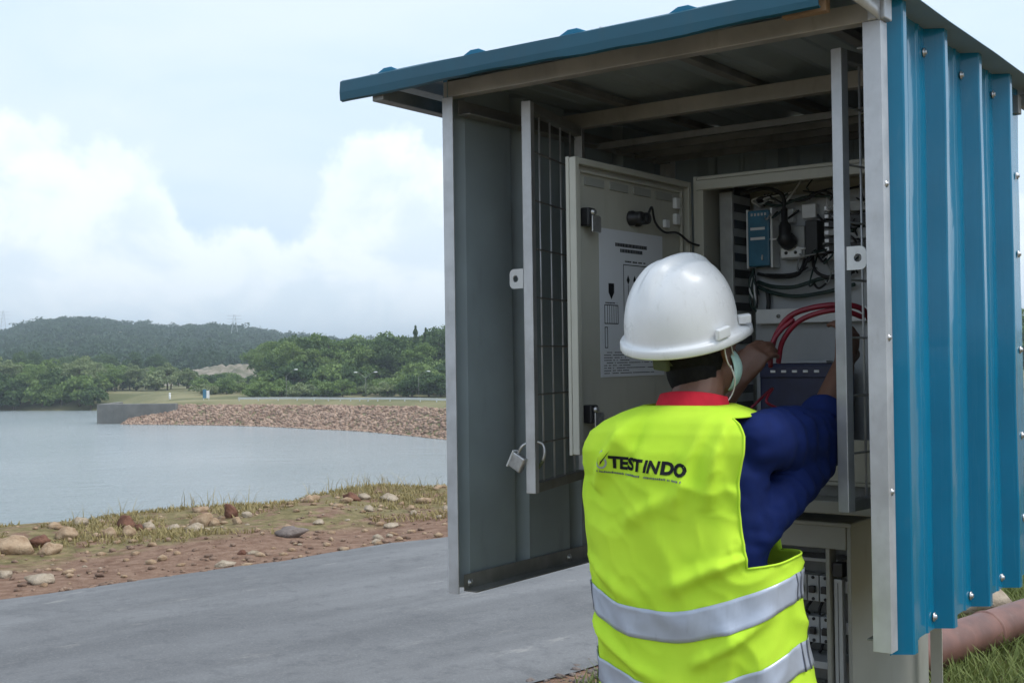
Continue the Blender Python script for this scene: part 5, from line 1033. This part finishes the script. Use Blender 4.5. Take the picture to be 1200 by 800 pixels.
# ---- helmet
HM = HEAD @ Matrix.Translation((-.010, -.046, .058)) @ Matrix.Rotation(R(11), 4, 'X') @ Matrix.Rotation(R(12), 4, 'Y')
def build_helmet():
    a, b_, h = .1175, .1445, .158; nu, nv = 96, 34; V = []; F = []
    def shell(u, el):
        c, s = math.cos(u), math.sin(u); e = math.cos(el) ** .78; z = h * math.sin(el) ** .95; x, y = a * c * e, b_ * s * e * (1.0 if s < 0 else .97)
        p = Vector((x, y, z)); n = Vector((x / a / a, y / b_ / b_, z / h / h + 1e-4)).normalized(); r = 0.0
        top = min(1, max(0, (z - .050) / .06))
        r += .0105 * math.exp(-(x / .017) ** 4) * top * min(1, max(0, (y + .125) / .05)); r += .0035 * (math.exp(-((abs(x) - .048) / .012) ** 2)) * top * min(1, max(0, (.085 - abs(y)) / .04)); r -= .002 * math.exp(-((abs(x) - .030) / .008) ** 2) * top
        return p + n * r
    prof = [(-1, 0)] 
    for k in range(nv + 1):
        el = math.pi / 2 * (1 - k / nv); 
        for j in range(nu): V.append(shell(2 * math.pi * j / nu, max(el, 0.001)))
    # skirt, lip and brim
    def rim(j, out, dz):
        u = 2 * math.pi * j / nu; c, s = math.cos(u), math.sin(u); f_ = max(0, s) ** 2.2; e = out * (1 + 3.2 * f_)
        return Vector((a * c + c * e * (1 if abs(c) > .2 else 1), b_ * s * (1.0 if s < 0 else .97) + s * e, dz - .010 * f_ * (out / .012)))
    for out, dz in ((.0008, -.006), (.003, -.010), (.0095, -.011), (.0120, -.015), (.0125, -.029), (.0105, -.032), (.002, -.031), (-.003, -.026), (-.005, .01)):
        for j in range(nu): V.append(rim(j, out, dz))
    rows = nv + 1 + 9
    for i in range(rows - 1):
        for j in range(nu): F.append((i * nu + j, (i + 1) * nu + j, (i + 1) * nu + (j + 1) % nu, i * nu + (j + 1) % nu))
    he = empty('helmet'); he.parent = person; he.matrix_local = HM
    mb = MB().add(V, F, True); bmx = mb.build('shell', M['helmet'], he); 
    for s in (-1, 1): MB().obox((s * .1265, -.012, .004), (.006, 0, 0), (0, .021, 0), (0, 0, .012)).build('side_slot', M['helmet'], he, .003); MB().obox((s * .098, .103, .004), (.007, -.005, 0), (.009, .012, 0), (0, 0, .010)).build('side_slot', M['helmet'], he, .003)
    # suspension strap at the nape with its ratchet
    V = []; F = []
    for k in range(25):
        q = R(180 + 180 * k / 24); 
        for r_, z in ((1.0, -.030), (1.0, -.062 + .020 * abs(math.cos(q)))): V.append((.090 * math.cos(q) * r_, .030 + .125 * math.sin(q) * r_ * .84, z - .012))
    F = [(2 * k, 2 * k + 1, 2 * k + 3, 2 * k + 2) for k in range(24)]; so_ = MB().add(V, F, True).build('nape_strap', M['olive'], he); so_.modifiers.new('thickness', 'SOLIDIFY').thickness = .003
    MB().obox((0, -.080, -.066), (.022, 0, 0), (0, .006, 0), (0, 0, .014)).build('ratchet', M['olive'], he, .004)
    return he
tag(build_helmet(), 'white hard hat')

# ================================================================== AIR
hz = MB().box(-4600, 4600, -300, 9300, -12, 60).build('haze', None); hz.data.materials.clear()
km = bpy.data.materials.new('haze_air'); km.use_nodes = True; km.cycles.homogeneous_volume = True; nt = km.node_tree; nt.nodes.clear(); o_ = nt.nodes.new('ShaderNodeOutputMaterial'); pv = nt.nodes.new('ShaderNodeVolumePrincipled')
pv.inputs['Color'].default_value = (0.80, 0.91, 1.0, 1); pv.inputs['Density'].default_value = 0.00064; pv.inputs['Anisotropy'].default_value = 0.2; nt.links.new(pv.outputs[0], o_.inputs['Volume']); hz.data.materials.append(km)
tag(hz, 'thin pale blue haze in the air over the lake and hills', 'haze', kind='stuff')
